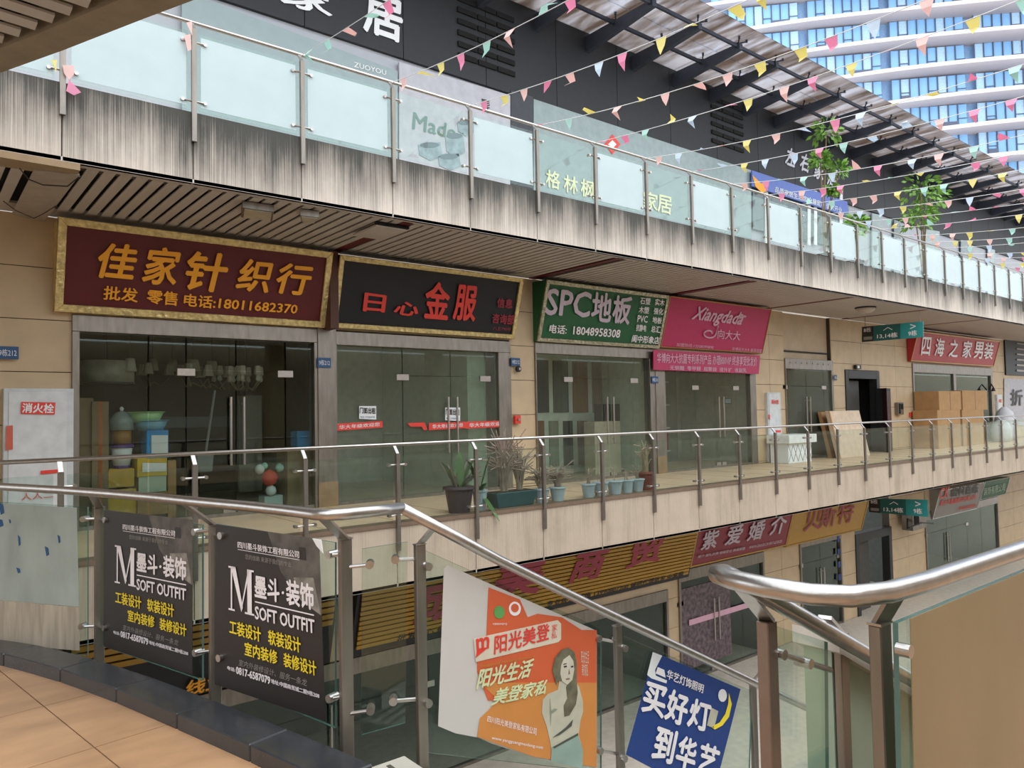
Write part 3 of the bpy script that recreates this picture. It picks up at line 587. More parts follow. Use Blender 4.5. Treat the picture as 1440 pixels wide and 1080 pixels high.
for i in range(-6, 5):
    for j in range(-6, 9):
        c_ = [(i * .8 + .003, j * .8 + .003), (i * .8 + .797, j * .8 + .003), (i * .8 + .797, j * .8 + .797), (i * .8 + .003, j * .8 + .797)]
        c_ = [(x * ca - y * sa + .4, x * sa + y * ca + .9) for x, y in c_]
        c_ = clip([p_ for p_ in c_], [(x - .12, y) for x, y in outl] + [(1.45, -9)])
        if len(c_) >= 3: obj('floor_tile', MB().prism([(x, y, ZF) for x, y in c_], (0, 0, -.02)), tan, pf)
pts_ = [(x - .05, y) for x, y in outl] + [(1.55, .75), (9, .75), (9, -3.6), (-12, -3.6), (-12, 7.9)]
obj('platform_slab', MB().prism([(x, y, ZF - .025) for x, y in pts_], (0, 0, -.5)), grout, pf)
box('platform_tile_field', 1.62, 9, -3.5, .74, ZF - .02, ZF, tan, pf)
kb = struct('kerb'); gran = mat('black_granite', '#34363a', .22, 0, .25, 5, .05)
ys = [7.9 - .62 * i for i in range(9)]; ys[-1] = 2.96
for a, b in zip(ys, ys[1:]):
    yy = [a + (b - a) * t - (.004 if t == 1 else 0) for t in (0, .33, .66, .99)]
    nrm = lambda y: V((1, -(oc(y + .2) - oc(y - .2)) / .4, 0)).normalized()
    o_ = [V((oc(y), y, 0)) for y in yy]; i_ = [p_ - nrm(p_.y) * .21 for p_ in o_]
    obj('kerb_stone', MB().prism([p_ + V((0, 0, -1.5)) for p_ in o_ + i_[::-1]], (0, 0, -.2)), gran, kb, .006)
rf = struct('near_roof'); rc = [(-.6, 10.4), (.1, 8.9), (.64, 7.78), (1.01, 6.98), (1.4, 6.08), (1.66, 5.5), (1.84, 5.0), (1.8, 4.3)]
roofm = mat('roof_render', '#91836d', .8, var=.15)
for (a, b) in zip(rc, rc[1:]):
    obj('edge_beam', MB().prism([(a[0], a[1], 3.05), (b[0], b[1], 3.05), (b[0] - .22, b[1] - .14, 3.05), (a[0] - .22, a[1] - .14, 3.05)], (0, 0, .9)), roofm, rf)
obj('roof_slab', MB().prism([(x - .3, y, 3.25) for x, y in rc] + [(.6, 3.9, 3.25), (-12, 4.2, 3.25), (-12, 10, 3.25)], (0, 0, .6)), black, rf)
for k in range(19):
    y = 9.2 - k * .2; xe = max([a[0] + (b[0] - a[0]) * (y - a[1]) / (b[1] - a[1]) for a, b in zip(rc, rc[1:]) if b[1] <= y <= a[1]] or [0]) - .30
    obj('slat', MB().prism([(xe, y, 3.07), (xe, y - .14, 3.07), (-5, y - .89, 3.07), (-5, y - .75, 3.07)], (0, 0, .02)), slatm, rf)
bk = thing('lamp_bracket', 'small dark bracket fixed to the roof edge beam overhead', 'bracket', ZP(3.05).at(186, 6)); obj('arm', MB().box(1.1, 1.2, 5.62, 5.8, 3.0, 3.05), darksteel, bk, .01)
# ------------------------------------------------------------------ near railing with posters
edge_m = mat('glass_edge', '#4c6a64', .2, 0, .1)
def pane(name, pl, quad, parent, t=.012, m=None, off=0.):
    """glass sheet with green tinted edges"""
    q = [pl.at(x, y, off) for x, y in quad]; mb = MB().prism(q, -pl.n * t)
    o = obj(name, mb, m or near_glass, parent); o.data.materials.append(edge_m)
    for p in o.data.polygons:
        if abs(p.normal.dot(pl.n)) < .5: p.material_index = 1
    return o
def clamp(pl, p0, p1, parent, r=.012):
    """stand-off pin from a post to the glass with a round button at the glass end"""
    a, b = pl.at(*p0, -.01), pl.at(*p1, .03)
    o = MB().tube([a, b], r * .8, 8); o.tube([b - pl.n * .045, b + pl.n * .012], r * 1.7, 12); return obj('glass_pin', o, steel, parent, smooth=False)
nr = thing('platform_railing', 'curved steel railing with glass and posters along the granite kerb of the platform', 'railing', (1.5, 3.0, ZF))
ctrl = [(-1.6, 9.6), (-.3, 8.0), (.25, 7.0), (.54, 6.25), (.80, 5.6), (.96, 5.12), (1.12, 4.6), (1.23, 4.14), (1.34, 3.75), (1.41, 3.44), (1.45, 3.2), (1.48, 3.13), (1.54, 3.10), (1.64, 3.10), (1.85, 3.11)]
obj('handrail', MB().tube([(x, y, -.435) for x, y in ctrl], .026, 14), steel, nr, smooth=True)
YR = YP(3.11)
e1 = YR.at(1045, 953)
obj('stair_handrail', MB().tube([(1.84, 3.11, -.433), YR.at(700, 787), YR.at(860, 865), e1, e1 + (e1 - YR.at(860, 865)) * 2.2], .026, 14), steel, nr, smooth=True)
YQ = YP(3.22)
P0, P1, P2, P3 = V((.28, 6.75, 0)), V((1.03, 5.42, 0)), V((1.34, 4.2, 0)), V((1.53, 3.16, 0))
def post(px, py, base, wd, railpt, zb, parent, w=.062):
    """square post standing at the plan point of its top, with a slanting arm up to the handrail"""
    t = base if isinstance(base, V) else V(base)
    o = box('post', t.x - w / 2, t.x + w / 2, t.y - w * .28, t.y + w * .28, zb, t.z, steel2, parent, .003)
    obj('post_cap', MB().box(t.x - w * .54, t.x + w * .54, t.y - w * .32, t.y + w * .32, t.z, t.z + .006), steel, o)
    obj('arm', MB().bar(t + V((0, 0, 0)), railpt, w * .8, .012), steel, o); return o
T0 = V((.28, 6.75, -.6)); T1 = ZP(-.6).at(140, 714); T2 = ZP(-.6).at(302, 739); T3 = ZP(-.6).at(485, 758); T4 = YQ.at(590, 766); T5 = YQ.at(868, 880)
for T, R in ((T0, (.2, 6.6, -.45)), (T1, (.93, 5.3, -.45)), (T2, (1.19, 4.3, -.45)), (T3, (1.47, 3.16, -.45))): post(0, 0, T, 0, V(R), -2.1, nr)
post(0, 0, T4, 0, YR.at(611, 741), -2.6, nr, .055); post(0, 0, T5, 0, YR.at(884, 873), -3.6, nr, .055)
T6 = T5 + (T5 - T4); post(0, 0, T6, 0, T6 + V((.06, -.1, .15)), -4.4, nr, .055)
plA, plB, plC, plD = vert_plane(T0, T1), vert_plane(T1, T2), vert_plane(T2, T3), vert_plane(T3, T4)
pane('glass_panel', plA, [(-70, 702), (123, 713), (123, 922), (-70, 902)], nr)
pane('glass_panel', plB, [(133, 715), (284, 738), (284, 957), (133, 905)], nr)
pane('glass_panel', plC, [(298, 736), (471, 763), (471, 1024), (298, 952)], nr)
pane('glass_panel', plD, [(509, 772), (573, 762), (570, 1017), (508, 1034)], nr)
pane('glass_panel', YQ, [(589, 770), (846, 884), (846, 1086), (594, 1058)], nr)
pane('glass_panel', YQ, [(874, 893), (1058, 972), (1054, 1110), (877, 1062)], nr)
for pl, a, b in ((plA, (140, 729), (117, 730)), (plA, (140, 880), (115, 881)), (plB, (140, 731), (148, 731)), (plB, (140, 883), (147, 883)), (plB, (302, 745), (274, 748)), (plB, (302, 914), (275, 918)),
                 (plC, (302, 752), (311, 753)), (plC, (302, 924), (309, 925)), (plC, (487, 778), (463, 780)), (plC, (487, 978), (464, 982)), (plD, (483, 798), (520, 794)), (plD, (483, 1005), (521, 999)),
                 (plD, (590, 786), (556, 787)), (plD, (590, 983), (553, 986)), (YQ, (590, 788), (602, 797)), (YQ, (590, 984), (602, 989)), (YQ, (868, 903), (842, 898)), (YQ, (868, 1060), (844, 1056)), (YQ, (868, 905), (879, 912)), (YQ, (868, 1060), (878, 1067))):
    clamp(pl, a, b, nr)
fl = thing('window_film', 'peeling whitish film with dark blue scraps on the first glass pane by the kerb', 'film', plA.at(60, 900))
gfm = mat('grey_film', '#a3aea9', .3, 0, .25, 4, stretch=(1, 1, .4)); patch('sheet', plA, [(-69, 704), (108, 714), (111, 853), (-69, 838)], gfm, fl, .006, .002)
patch('residue', plA, [(-69, 839), (111, 854), (112, 915), (-69, 900)], mat('film_residue', '#b3a898', .4, 0, .3, 8, stretch=(3, 3, .3)), fl, .005, .001)
for x, y, a, b in ((2, 715, 4, 9), (1, 735, 4, 6), (27, 760, 2, 8), (66, 775, 3, 7), (83, 758, 2, 6), (26, 802, 3, 4), (14, 733, 1.5, 3)): patch('blue_scrap', plA, [(x - a, y - b), (x + a * .6, y - b * .6), (x + a, y + b * .7), (x - a * .2, y + b)], ink['navy'], fl, .010, .001)
def outfit(label, pl, Q, R, xoff):
    """Q = poster quad (TL, TR, BR, BL)"""
    (ax, ay), (bx, by), (cx_, cy_), (dx, dy) = Q
    L = lambda u, v: ((ax + (bx - ax) * u) * (1 - v) + (dx + (cx_ - dx) * u) * v, (ay + (by - ay) * u) * (1 - v) + (dy + (cy_ - dy) * u) * v)
    B = lambda u0, v0, u1, v1: [L(u0, v0), L(u1, v0), L(u1, v1), L(u0, v1)]
    t = thing('poster', label, 'poster', pl.at(*Q[3])); patch('sheet', pl, Q, ink['charcoal'], t, .018, .003); w = ink['white']; o = .026
    patch('printed_photo', pl, [L(.50, .0), L(1, .0), L(1, .42), L(.78, .34), L(.62, .22)], mat('photo_grey', '#5e5a55', .6, var=.5, scale=9), t, .0215, .001)
    patch('printed_table', pl, [L(.74, .24), L(.93, .22), L(.99, .42), L(.8, .36)], mat('photo_light', '#8b867e', .6, var=.5, scale=14), t, .0228, .001)
    patch('printed_lamp', pl, [L(L_ := .80, .06), L(.86, .06), L(.87, .13), L(.79, .13)], ink['charcoal'], t, .0228, .001)
    text('四川墨斗装饰工程有限公司', pl, B(.21, .085, .80, .125), w, t, .01, o); patch('rule', pl, B(.21, .133, .80, .136), w, t, o - .002, .001)
    text('您的信赖 来源于我们的专业', pl, B(.28, .155, .72, .185), ink['grey'], t, 0, o)
    # serif M drawn stroke by stroke
    mm = MB(); M_ = lambda pts: mm.prism([pl.at(*L(.12 + .24 * u, .245 + .27 * v), o) for u, v in pts], pl.n * .001)
    for pts in ([(.0, 0), (.26, 0), (.26, .04), (0, .04)], [(.74, 0), (1, 0), (1, .04), (.74, .04)], [(.09, .04), (.14, .04), (.14, .96), (.09, .96)], [(.74, .04), (.91, .04), (.91, .96), (.74, .96)],
                [(.09, .0), (.27, .0), (.56, .88), (.50, .98)], [(.50, .98), (.52, .80), (.78, .0), (.84, .0)], [(0, .96), (.24, .96), (.24, 1), (0, 1)], [(.64, .96), (1, .96), (1, 1), (.64, 1)]): M_(pts)
    obj('lettering', mm, w, t)
    text('墨斗', pl, B(.37, .27, .60, .40), w, t, .03, o); patch('dot', pl, circ(*L(.635, .34), 1.6, 2), w, t, o, .001); text('装饰', pl, B(.67, .26, .925, .40), w, t, .03, o)
    patch('rule', pl, B(.37, .425, .925, .432), w, t, o, .001); text('SOFT OUTFIT', pl, B(.37, .455, .925, .53), w, t, .03, o)
    y = ink['yellow']; text('工装设计', pl, B(.13, .575, .42, .66), y, t, .02, o); text('软装设计', pl, B(.49, .575, .79, .66), y, t, .02, o)
    text('室内装修', pl, B(.27, .685, .57, .765), y, t, .02, o); text('装修设计', pl, B(.63, .685, .93, .765), y, t, .02, o)
    text('室内外装修设计、服务一条龙', pl, B(.21, .80, .84, .84), ink['grey'], t, 0, o, .2)
    text('电话:', pl, B(.11, .862, .18, .885), w, t, .01, o); text('0817-6587079', pl, B(.19, .850, .50, .893), w, t, .04, o); text('地址:中国商贸城二期9栋208', pl, B(.51, .858, .95, .885), w, t, .01, o); return t
outfit('dark decorating poster with white and yellow lettering on the pane next to the peeling film', plB, [(147, 717), (271, 731), (271, 949), (146, 909)], 0, 0)
outfit('dark decorating poster with curled corner beside the stair head post', plC, [(304, 737), (449, 758), (458, 1014), (303, 962)], 0, 0)
D.objects['poster'].name  # keep Blender's own suffixes
patch('curled_corner', plC, [(440, 757), (452, 759), (455, 778), (446, 768)], offw, [o for o in S.objects if o.get('label', '').startswith('dark decorating poster with curled')][0], .03, .004)
# torn orange furniture poster on the stair pane
po = thing('poster', 'torn orange furniture poster with a printed portrait on the stair glass', 'poster', YQ.at(620, 1020)); ow = lambda p: [(x / 4.908 + 600, y / 4.908 + 860) for x, y in p]; o2 = lambda p: [(x / 2.454 + 460, y / 2.454 + 640) for x, y in p]
patch('white_back', YQ, [(624, 800), (630, 795), (839, 887), (839, 1080), (750, 1065), (690, 1045), (672, 1037), (640, 1031), (616, 1021)], mat('paper_back', '#c6c1bd', .6, var=.03), po, .018, .002)
patch('orange_print', YQ, [(687, 826), (731, 843), (742, 868), (756, 863), (790, 868), (818, 886), (839, 886), (839, 985), (686, 985), (671, 945), (671, 905), (684, 893)], ink['poster'], po, .022, .001)
patch('amber_print', YQ, [(675, 960), (839, 960), (839, 1079), (750, 1064), (671, 1036), (675, 1010), (701, 985)], ink['posterb'], po, .0235, .001)
patch('label_band', YQ, [(666, 898), (784, 872), (789, 877), (789, 899), (785, 903), (669, 931)], mat('band_beige', '#d8cbb8', .5), po, .025, .001)
text('阳光美登', YQ, [(696, 894), (773, 876), (772, 899), (695, 920)], ink['red'], po, .02, .028); text('家\n私', YQ, [(776, 879), (784, 877), (783, 897), (775, 899)], ink['red'], po, 0, .028)
text('m', YQ, [(670, 899), (688, 895), (687, 911), (671, 915)], ink['red'], po, .05, .028); patch('swoosh', YQ, [(671, 912), (687, 910), (680, 916), (669, 925)], ink['red'], po, .027, .001)
text('阳光生活', YQ, [(672, 942), (751, 926), (746, 951), (670, 969)], mat('print_paleolive', '#d5dcae', .5), po, .03, .028, .2); text('美登家私', YQ, [(696, 969), (771, 955), (766, 976), (691, 992)], mat('print_paleolive', '#d5dcae'), po, .03, .028, .2)
text('Yangguang Meideng Furniture', YQ, [(675, 935), (752, 921), (752, 925), (675, 940)], ink['mustard'], po, 0, .028)
patch('green_seal', YQ, circ(702, 861, 7.5, 9), mat('seal_green', '#5f9c58', .5), po, .025, .001); patch('white_seal', YQ, circ(724, 856, 8.5, 10), ink['white'], po, .025, .001); patch('seal_mark', YQ, circ(724, 855, 5.5, 6), ink['poster'], po, .027, .001)
text('中国绿色环保产品', YQ, [(693, 876), (713, 876), (713, 879), (693, 879)], offw, po, 0, .027)
text('四川阳光美登家私有限公司', YQ, [(686, 1006), (755, 1024), (754, 1034), (685, 1015)], ink['white'], po, 0, .027); text('www.yangguangmeideng.com', YQ, [(692, 1035), (764, 1049), (763, 1055), (691, 1041)], ink['white'], po, 0, .027)
text('阳光的生活\n美的家私', YQ, [(817, 915), (828, 915), (828, 952), (817, 950)], mat('band_beige', '#d8cbb8'), po, 0, .027)
skin = mat('print_skin', '#bdb9a6', .5, var=.1, scale=12); sk2 = mat('print_skin_shade', '#8f9484', .5); hairm = mat('print_hair', '#6f6a55', .5, var=.4, scale=20)
fg = patch('printed_portrait', YQ, ow([(915, 480), (905, 540), (835, 570), (800, 610), (795, 700), (830, 800), (850, 890), (862, 960), (858, 1035), (1075, 1078), (1080, 960), (1048, 850), (1062, 750), (1080, 690), (1078, 620), (1052, 520), (1020, 470)]), skin, po, .026, .001)
patch('printed_skirt', YQ, ow([(862, 935), (1045, 850), (1080, 960), (1075, 1080), (858, 1036)]), mat('print_jeans', '#8fa59b', .5, var=.15), po, .0275, .001)
patch('printed_hair', YQ, ow([(868, 400), (885, 320), (930, 265), (980, 250), (1020, 280), (1035, 350), (1036, 480), (1042, 560), (1030, 640), (985, 715), (950, 725), (945, 650), (970, 600), (962, 520), (985, 480), (905, 480), (895, 510), (882, 460)]), hairm, po, .028, .001)
patch('printed_face', YQ, ow([(945, 330), (985, 300), (1012, 340), (1018, 400), (1005, 470), (970, 505), (935, 480), (922, 430), (928, 370)]), mat('print_face', '#cfc8b6', .5), po, .030, .001)
for e in ([(945, 378), (965, 372), (968, 382), (948, 386)], [(995, 376), (1012, 374), (1012, 384), (997, 386)], [(960, 462), (985, 458), (988, 468), (962, 472)], [(982, 395), (990, 430), (978, 434)], [(942, 362), (966, 356), (966, 361), (944, 367)]): patch('printed_feature', YQ, ow(e), ink['charcoal'] if e[0][0] < 1000 and e[0][1] < 390 else mat('print_lip', '#8c6a5c', .5), po, .0315, .001)
for e in ([(855, 690), (880, 668), (905, 672), (870, 700)], [(870, 870), (960, 800), (1010, 745), (1000, 790), (920, 850)], [(870, 935), (950, 890), (1045, 838), (1045, 855), (880, 945)], [(850, 600), (862, 700), (856, 790), (850, 700)]): patch('printed_shade', YQ, ow(e), sk2 if e[0][1] < 700 else mat('print_deep', '#4e5148', .5), po, .0285, .001)
# blue lighting poster
pb = thing('poster', 'blue lighting shop poster with big white characters and a yellow crescent', 'poster', YQ.at(880, 1060))
patch('sheet', YQ, [(920, 917), (1041, 969), (1001, 1125), (880, 1061)], ink['blue'], pb, .018, .002); patch('white_corner', YQ, [(918, 917), (931, 922), (925, 934), (921, 942), (922, 950), (938, 957), (937, 961), (916, 954), (910, 949)], offw, pb, .022, .001)
text('华艺灯饰照明', YQ, [(939, 941), (990, 963), (988, 975), (937, 954)], ink['white'], pb, .02, .026); patch('logo_mark', YQ, [(925, 938), (934, 942), (936, 953), (922, 947)], ink['white'], pb, .023, .001)
for ch, q in (('买', [(909, 958), (938, 968), (932, 1010), (902, 999)]), ('好', [(943, 969), (969, 979), (963, 1022), (934, 1010)]), ('灯', [(974, 982), (1000, 990), (996, 1030), (966, 1020)]), ('到', [(926, 1020), (953, 1030), (944, 1074), (916, 1066)]), ('华', [(958, 1034), (981, 1042), (975, 1085), (948, 1076)]), ('艺', [(988, 1044), (1013, 1053), (1004, 1092), (978, 1084)])): text(ch, YQ, q, ink['white'], pb, .035, .026)
patch('crescent', YQ, [(1025, 975), (1029, 990), (1025, 1008), (1016, 1020), (1005, 1026), (1000, 1022), (1012, 1016), (1020, 1004), (1024, 990)], ink['yellow'], pb, .024, .001); patch('printed_lamp', YQ, circ(1016, 978, 6, 9), ink['white'], pb, .024, .001)
patch('printed_tower', YQ, [(1000, 995), (1010, 1000), (1004, 1024), (994, 1020)], mat('print_skin', '#bdb9a6'), pb, .024, .001)
# ------------------------------------------------------------------ stair and the railing on the viewer's side
st = struct('stair'); stm = mat('stair_stone', '#b3ada2', .5, var=.1)
box('landing', 1.36, 1.86, 1.36, 3.14, -1.72, -1.6, stm, st, .004)
for k in range(18):
    box('step', 1.86 + k * .3, 2.17 + k * .3, 1.36, 3.14, -1.92 - k * .153, -1.753 - k * .153, stm, st, .004)
for k in range(3): box('grip_line', 1.62 + k * .06, 1.64 + k * .06, 1.4, 3.1, -1.6, -1.597, grout, st)
box('lower_landing', 7.25, 9.5, .2, 3.14, -4.6, -4.5, stm, st)
XS = YP(1.42).at(1130, 900).x; a, b = YP(1.42).at(1190, 938), YP(1.42).at(1262, 980); d = (b - a) / (b.x - a.x); A = a + d * (XS - a.x); B = a + d * (5.9 - a.x)
obj('side_wall', MB().prism([A, B, V((5.9, 1.42, -5.4)), V((XS, 1.42, -5.4))], (0, -.1, 0)), mat('pale_green_paint', '#a5b6a2', .6, var=.06), st)
obj('wall_coping', MB().prism([A + V((-.02, .03, 0)), B + V((0, .03, 0)), B + V((0, .03, .06)), A + V((-.02, .03, .06))], (0, -.17, 0)), mat('coping_white', '#d2ccc2', .5), st)
rr = thing('corner_railing', 'polished steel railing with looped corner and coated glass right beside the viewer', 'railing', (1.75, .82, ZF))
r1 = YP(1.24).at(1221, 921); r0 = V((1.80, 1.24, -.47)); dd = (r1 - r0)
obj('handrail', MB().tube([(4.6, .80, -.435), (2.62, .80, -.435), (1.97, .815, -.435), (1.80, .83, -.435), (1.70, .87, -.435), (1.655, .94, -.435), (1.645, 1.05, -.435), (1.655, 1.16, -.435), (1.69, 1.225, -.437), (1.75, 1.245, -.447), r0, r1, r1 + dd * 1.5, r1 + dd * 6], .0255, 18), steel, rr, smooth=True)
Q1 = YP(1.3).at(1079, 872); Q2 = YP(1.3).at(1182, 893); Q3 = ZP(-.53).at(1237, 877)
box('post', Q1.x - .03, Q1.x + .022, Q1.y - .02, Q1.y + .02, -1.75, Q1.z, mat('copper_steel', '#8d8079', .35, .8, .15, 6), rr, .003)
post(0, 0, Q2, 0, YP(1.24).at(1160, 868), -2.3, rr, .05); post(0, 0, Q3, 0, V((1.84, .83, -.45)), -1.65, rr, .056)
obj('arm', MB().bar(Q1, (1.80, 1.24, -.48), .045, .012), steel, rr)
plE = vert_plane(Q1, Q2); plF = YP(.78)
pane('glass_panel', plE, [(1087, 879), (1164, 903), (1166, 1110), (1090, 1110)], rr)
for p in ((1099, 920), (1136, 933)): c_ = plE.at(*p, .02); obj('glass_pin', MB().tube([c_ - plE.n * .04, c_ + plE.n * .012], .016, 14), steel, rr)
obj('pin_rod', MB().tube([plE.at(1088, 916, .01), plE.at(1168, 942, .01)], .009, 8), steel, rr)
pane('glass_panel', plF, [(1263, 876), (1520, 770), (1530, 1180), (1270, 1180)], rr)
patch('tan_film', plF, [(1279, 870), (1520, 771), (1530, 1180), (1287, 1180)], mat('tan_film', '#8c7a5c', .35, 0, .12, 3, stretch=(1, 1, .5)), rr, .003, .002)
c_ = plF.at(1275, 915, .02); obj('glass_pin', MB().tube([c_ - plF.n * .02, c_ + plF.n * .01], .015, 14), steel, rr)
# ------------------------------------------------------------------ pennant strings across the court
pm_ = [mat('pennant_' + k, v, .7, var=.03) for k, v in (('pink', '#f7b3cf'), ('peach', '#f9dcd8'), ('yellow', '#f6ecaa'), ('mint', '#d0ece5'), ('blue', '#e4eef8'))]
for m_ in pm_:
    n_ = m_.node_tree.nodes; l_ = m_.node_tree.links.new; pb_ = n_['Principled BSDF']; tl = n_.new('ShaderNodeBsdfTranslucent'); mx_ = n_.new('ShaderNodeMixShader')
    l_(pb_.inputs['Base Color'].links[0].from_socket, tl.inputs[0]); mx_.inputs[0].default_value = .5; l_(pb_.outputs[0], mx_.inputs[1]); l_(tl.outputs[0], mx_.inputs[2]); l_(mx_.outputs[0], n_['Material Output'].inputs[0])
strm = mat('pennant_cord', '#e8e6e6', .7)
ordn = ['first', 'second', 'third', 'fourth', 'fifth', 'sixth', 'seventh', 'eighth', 'ninth', 'tenth', 'eleventh', 'twelfth', 'thirteenth', 'fourteenth', 'fifteenth', 'sixteenth', 'seventeenth', 'eighteenth', 'nineteenth', 'twentieth', 'twenty-first', 'twenty-second']
pxs = [x for x in PX if x > 1.3][2:24]
pxs = pxs[:1] + pxs[1:]
for k, x in enumerate(pxs):
    rnd = random.Random(k * 7 + 3); y1 = -3.5; sag = .45 + rnd.random() * .25; z0 = 5.15
    x1 = x + rnd.uniform(-.25, .35)
    P = lambda t: V((x + (x1 - x) * t, YE - .02 + (y1 - YE) * t, z0 + (.1 * t) - sag * 4 * t * (1 - t)))
    t_ = thing('pennant_string', 'string of fluttering pastel pennants tied to the %s upper railing post along the row' % ordn[k], 'bunting', P(0), 'pennant strings across the court')
    obj('cord', MB().tube([P(i / 24) for i in range(25)], .006, 4), strm, t_)
    n = 26
    for i in range(n):
        t = (i + .45 + rnd.uniform(-.15, .15)) / n
        a, b = P(t), P(t + .0125); w_ = (b - a).length; dr = V((rnd.uniform(-.16, .16), 0, -1)).normalized()
        fl_ = rnd.random(); ln = w_ * rnd.uniform(1.05, 1.35)
        if fl_ < .35: dr = V((rnd.uniform(-1, 1), rnd.uniform(-.3, .3), rnd.uniform(-.3, .4))).normalized()
        side = V((1, 0, 0)) * rnd.uniform(-.08, .08); m0 = (a + b) / 2
        v = [a, b, a.lerp(m0, .35) + dr * ln * .5 + side, b.lerp(m0, .35) + dr * ln * .5 + side, m0 + dr * ln - side]
        mb = MB().add(v + [q + V((.003, 0, 0)) for q in v], [(0, 1, 3, 2), (2, 3, 4), (5, 7, 8, 6), (7, 9, 8), (0, 2, 7, 5), (1, 6, 8, 3), (2, 4, 9, 7), (3, 8, 9, 4), (0, 5, 6, 1)])
        obj('pennant', mb, pm_[rnd.randrange(5)], t_)
hg = thing('pennant_tangle', 'tangle of salmon and yellow pennants knotted on the post above the gallery corner', 'bunting', (1.43, YE - .06, 4.9))
zt_ = YP(YE - .1)
for pts, c in (([(72, 84), (80, 84), (79, 102)], 2), ([(88, 92), (104, 92), (104, 105), (97, 113), (90, 103)], 1), ([(97, 112), (114, 130), (104, 134), (93, 128)], 0), ([(259, 50), (268, 48), (269, 70), (264, 72)], 1), ([(262, 32), (270, 30), (270, 50)], 1)): patch('pennant', zt_, pts, pm_[c], hg, 0, .004)
# ------------------------------------------------------------------ goods, fittings and furniture of the gallery
def xz(y, x0, x1, yt, yb):
    a, b = YP(y).at(x0, yt), YP(y).at(x1, yb); return a.x, b.x, b.z, a.z
def pbox(name, y, px, dep, m, parent=None, bevel=.004):
    x0, x1, z0, z1 = xz(y, *px); return box(name, x0, x1, y, y + dep, z0, z1, m, parent, bevel)
def carton(label, y, px, dep, m, group=None, tape=None, zb=None, cat='box', name='carton'):
    x0, x1, z0, z1 = xz(y, *px); z0 = zb if zb is not None else z0
    t = thing(name, label, cat, ((x0 + x1) / 2, y, z0), group); box('body', x0, x1, y, y + dep, z0, z1, m, t, .006)
    xm = (x0 + x1) / 2; box('top_flap', x0 + .01, xm - .004, y + .01, y + dep - .01, z1, z1 + .006, m, t); box('top_flap', xm + .004, x1 - .01, y + .01, y + dep - .01, z1, z1 + .006, m, t)
    if tape: box('tape', xm - .03, xm + .03, y - .003, y, z0, z1, tape, t)
    return t
def cabinet(label, px, y=12.72, zb=None):
    x0, x1, z0, z1 = xz(y, *px); z0 = ZG + .02 if zb is None else zb
    t = thing('hydrant_cabinet', label, 'cabinet', ((x0 + x1) / 2, y, z0)); wm = mat('cabinet_white', '#c9cdd0', .4, .1)
    box('body', x0, x1, y, YF, z0, z1, wm, t, .005); box('door', x0 + .06, x1 - .09, y - .012, y - .002, z0 + .05, z1 - .05, mat('cabinet_door', '#d2d5d7', .4), t, .003); return t
c = cabinet('large white fire hydrant cabinet on the beige wall beside the carton filled shop', (5, 103, 546, 720)); pl = YP(12.70)
patch('red_plate', pl, [(30, 565), (78, 566), (77, 583), (29, 582)], ink['red'], c, .005); text('消火栓', pl, [(32, 567), (76, 568), (75, 581), (31, 580)], offw, c, .03, .014)
patch('sticker', pl, [(9, 599), (18, 598), (18, 632), (8, 633)], mat('faded_red', '#c9604c', .6), c, .005); patch('red_strip', pl, [(57, 662), (81, 660), (81, 665), (57, 667)], ink['red'], c, .005)
text('人人二', pl, [(30, 694), (75, 690), (75, 700), (30, 704)], mat('faded_red', '#c9604c'), c, 0, .01)
c = cabinet('slim white hydrant cabinet on the wall right of the pink shop', (1079, 1101, 552, 650), 12.78); text('消火栓', YP(12.76), [(1085, 562), (1095, 562), (1095, 568), (1085, 568)], ink['red'], c, .04, .01)
patch('red_strip', YP(12.76), [(1091, 605), (1098, 605), (1098, 608), (1091, 608)], ink['red'], c, .006); patch('latch', YP(12.76), [(1081, 582), (1083, 584), (1083, 590), (1081, 588)], ink['red'], c, .006)
c = cabinet('small white hydrant cabinet beyond the menswear shop', (1402, 1411, 555, 600), 12.78); text('栓', YP(12.76), [(1405, 561), (1409, 561), (1409, 566), (1405, 566)], ink['red'], c, .03, .01)
for lab, x, y in (('blue house number plate on the wall above the large hydrant cabinet', 11, 496), ('blue house number plate on the steel column between the first two shops', 456, 510), ('blue number plate on the stone pillar left of the flooring shop', 725, 509), ('blue number plate below the end of the crimson banner', 921, 534), ('grey number plate left of the dark doorway', 1175, 531)):
    a = YP(12.78).at(x, y); t = thing('number_plate', lab, 'sign', a); w_ = .13 if x < 1000 else .09
    box('plate', a.x - w_, a.x + w_, 12.775, 12.79, a.z - .09, a.z + .09, ink['navy'], t, .003); pq = [(a.x - w_ * .8, a.z + .05), (a.x + w_ * .8, a.z + .05), (a.x + w_ * .8, a.z - .05), (a.x - w_ * .8, a.z - .05)]
    uv, fs, _ = glyphs('9栋212', 0); obj('lettering', MB().add([(a.x - w_ * .8 + w_ * 1.6 * u, 12.772, a.z + .05 - .1 * v) for u, v in uv], fs), offw, t)
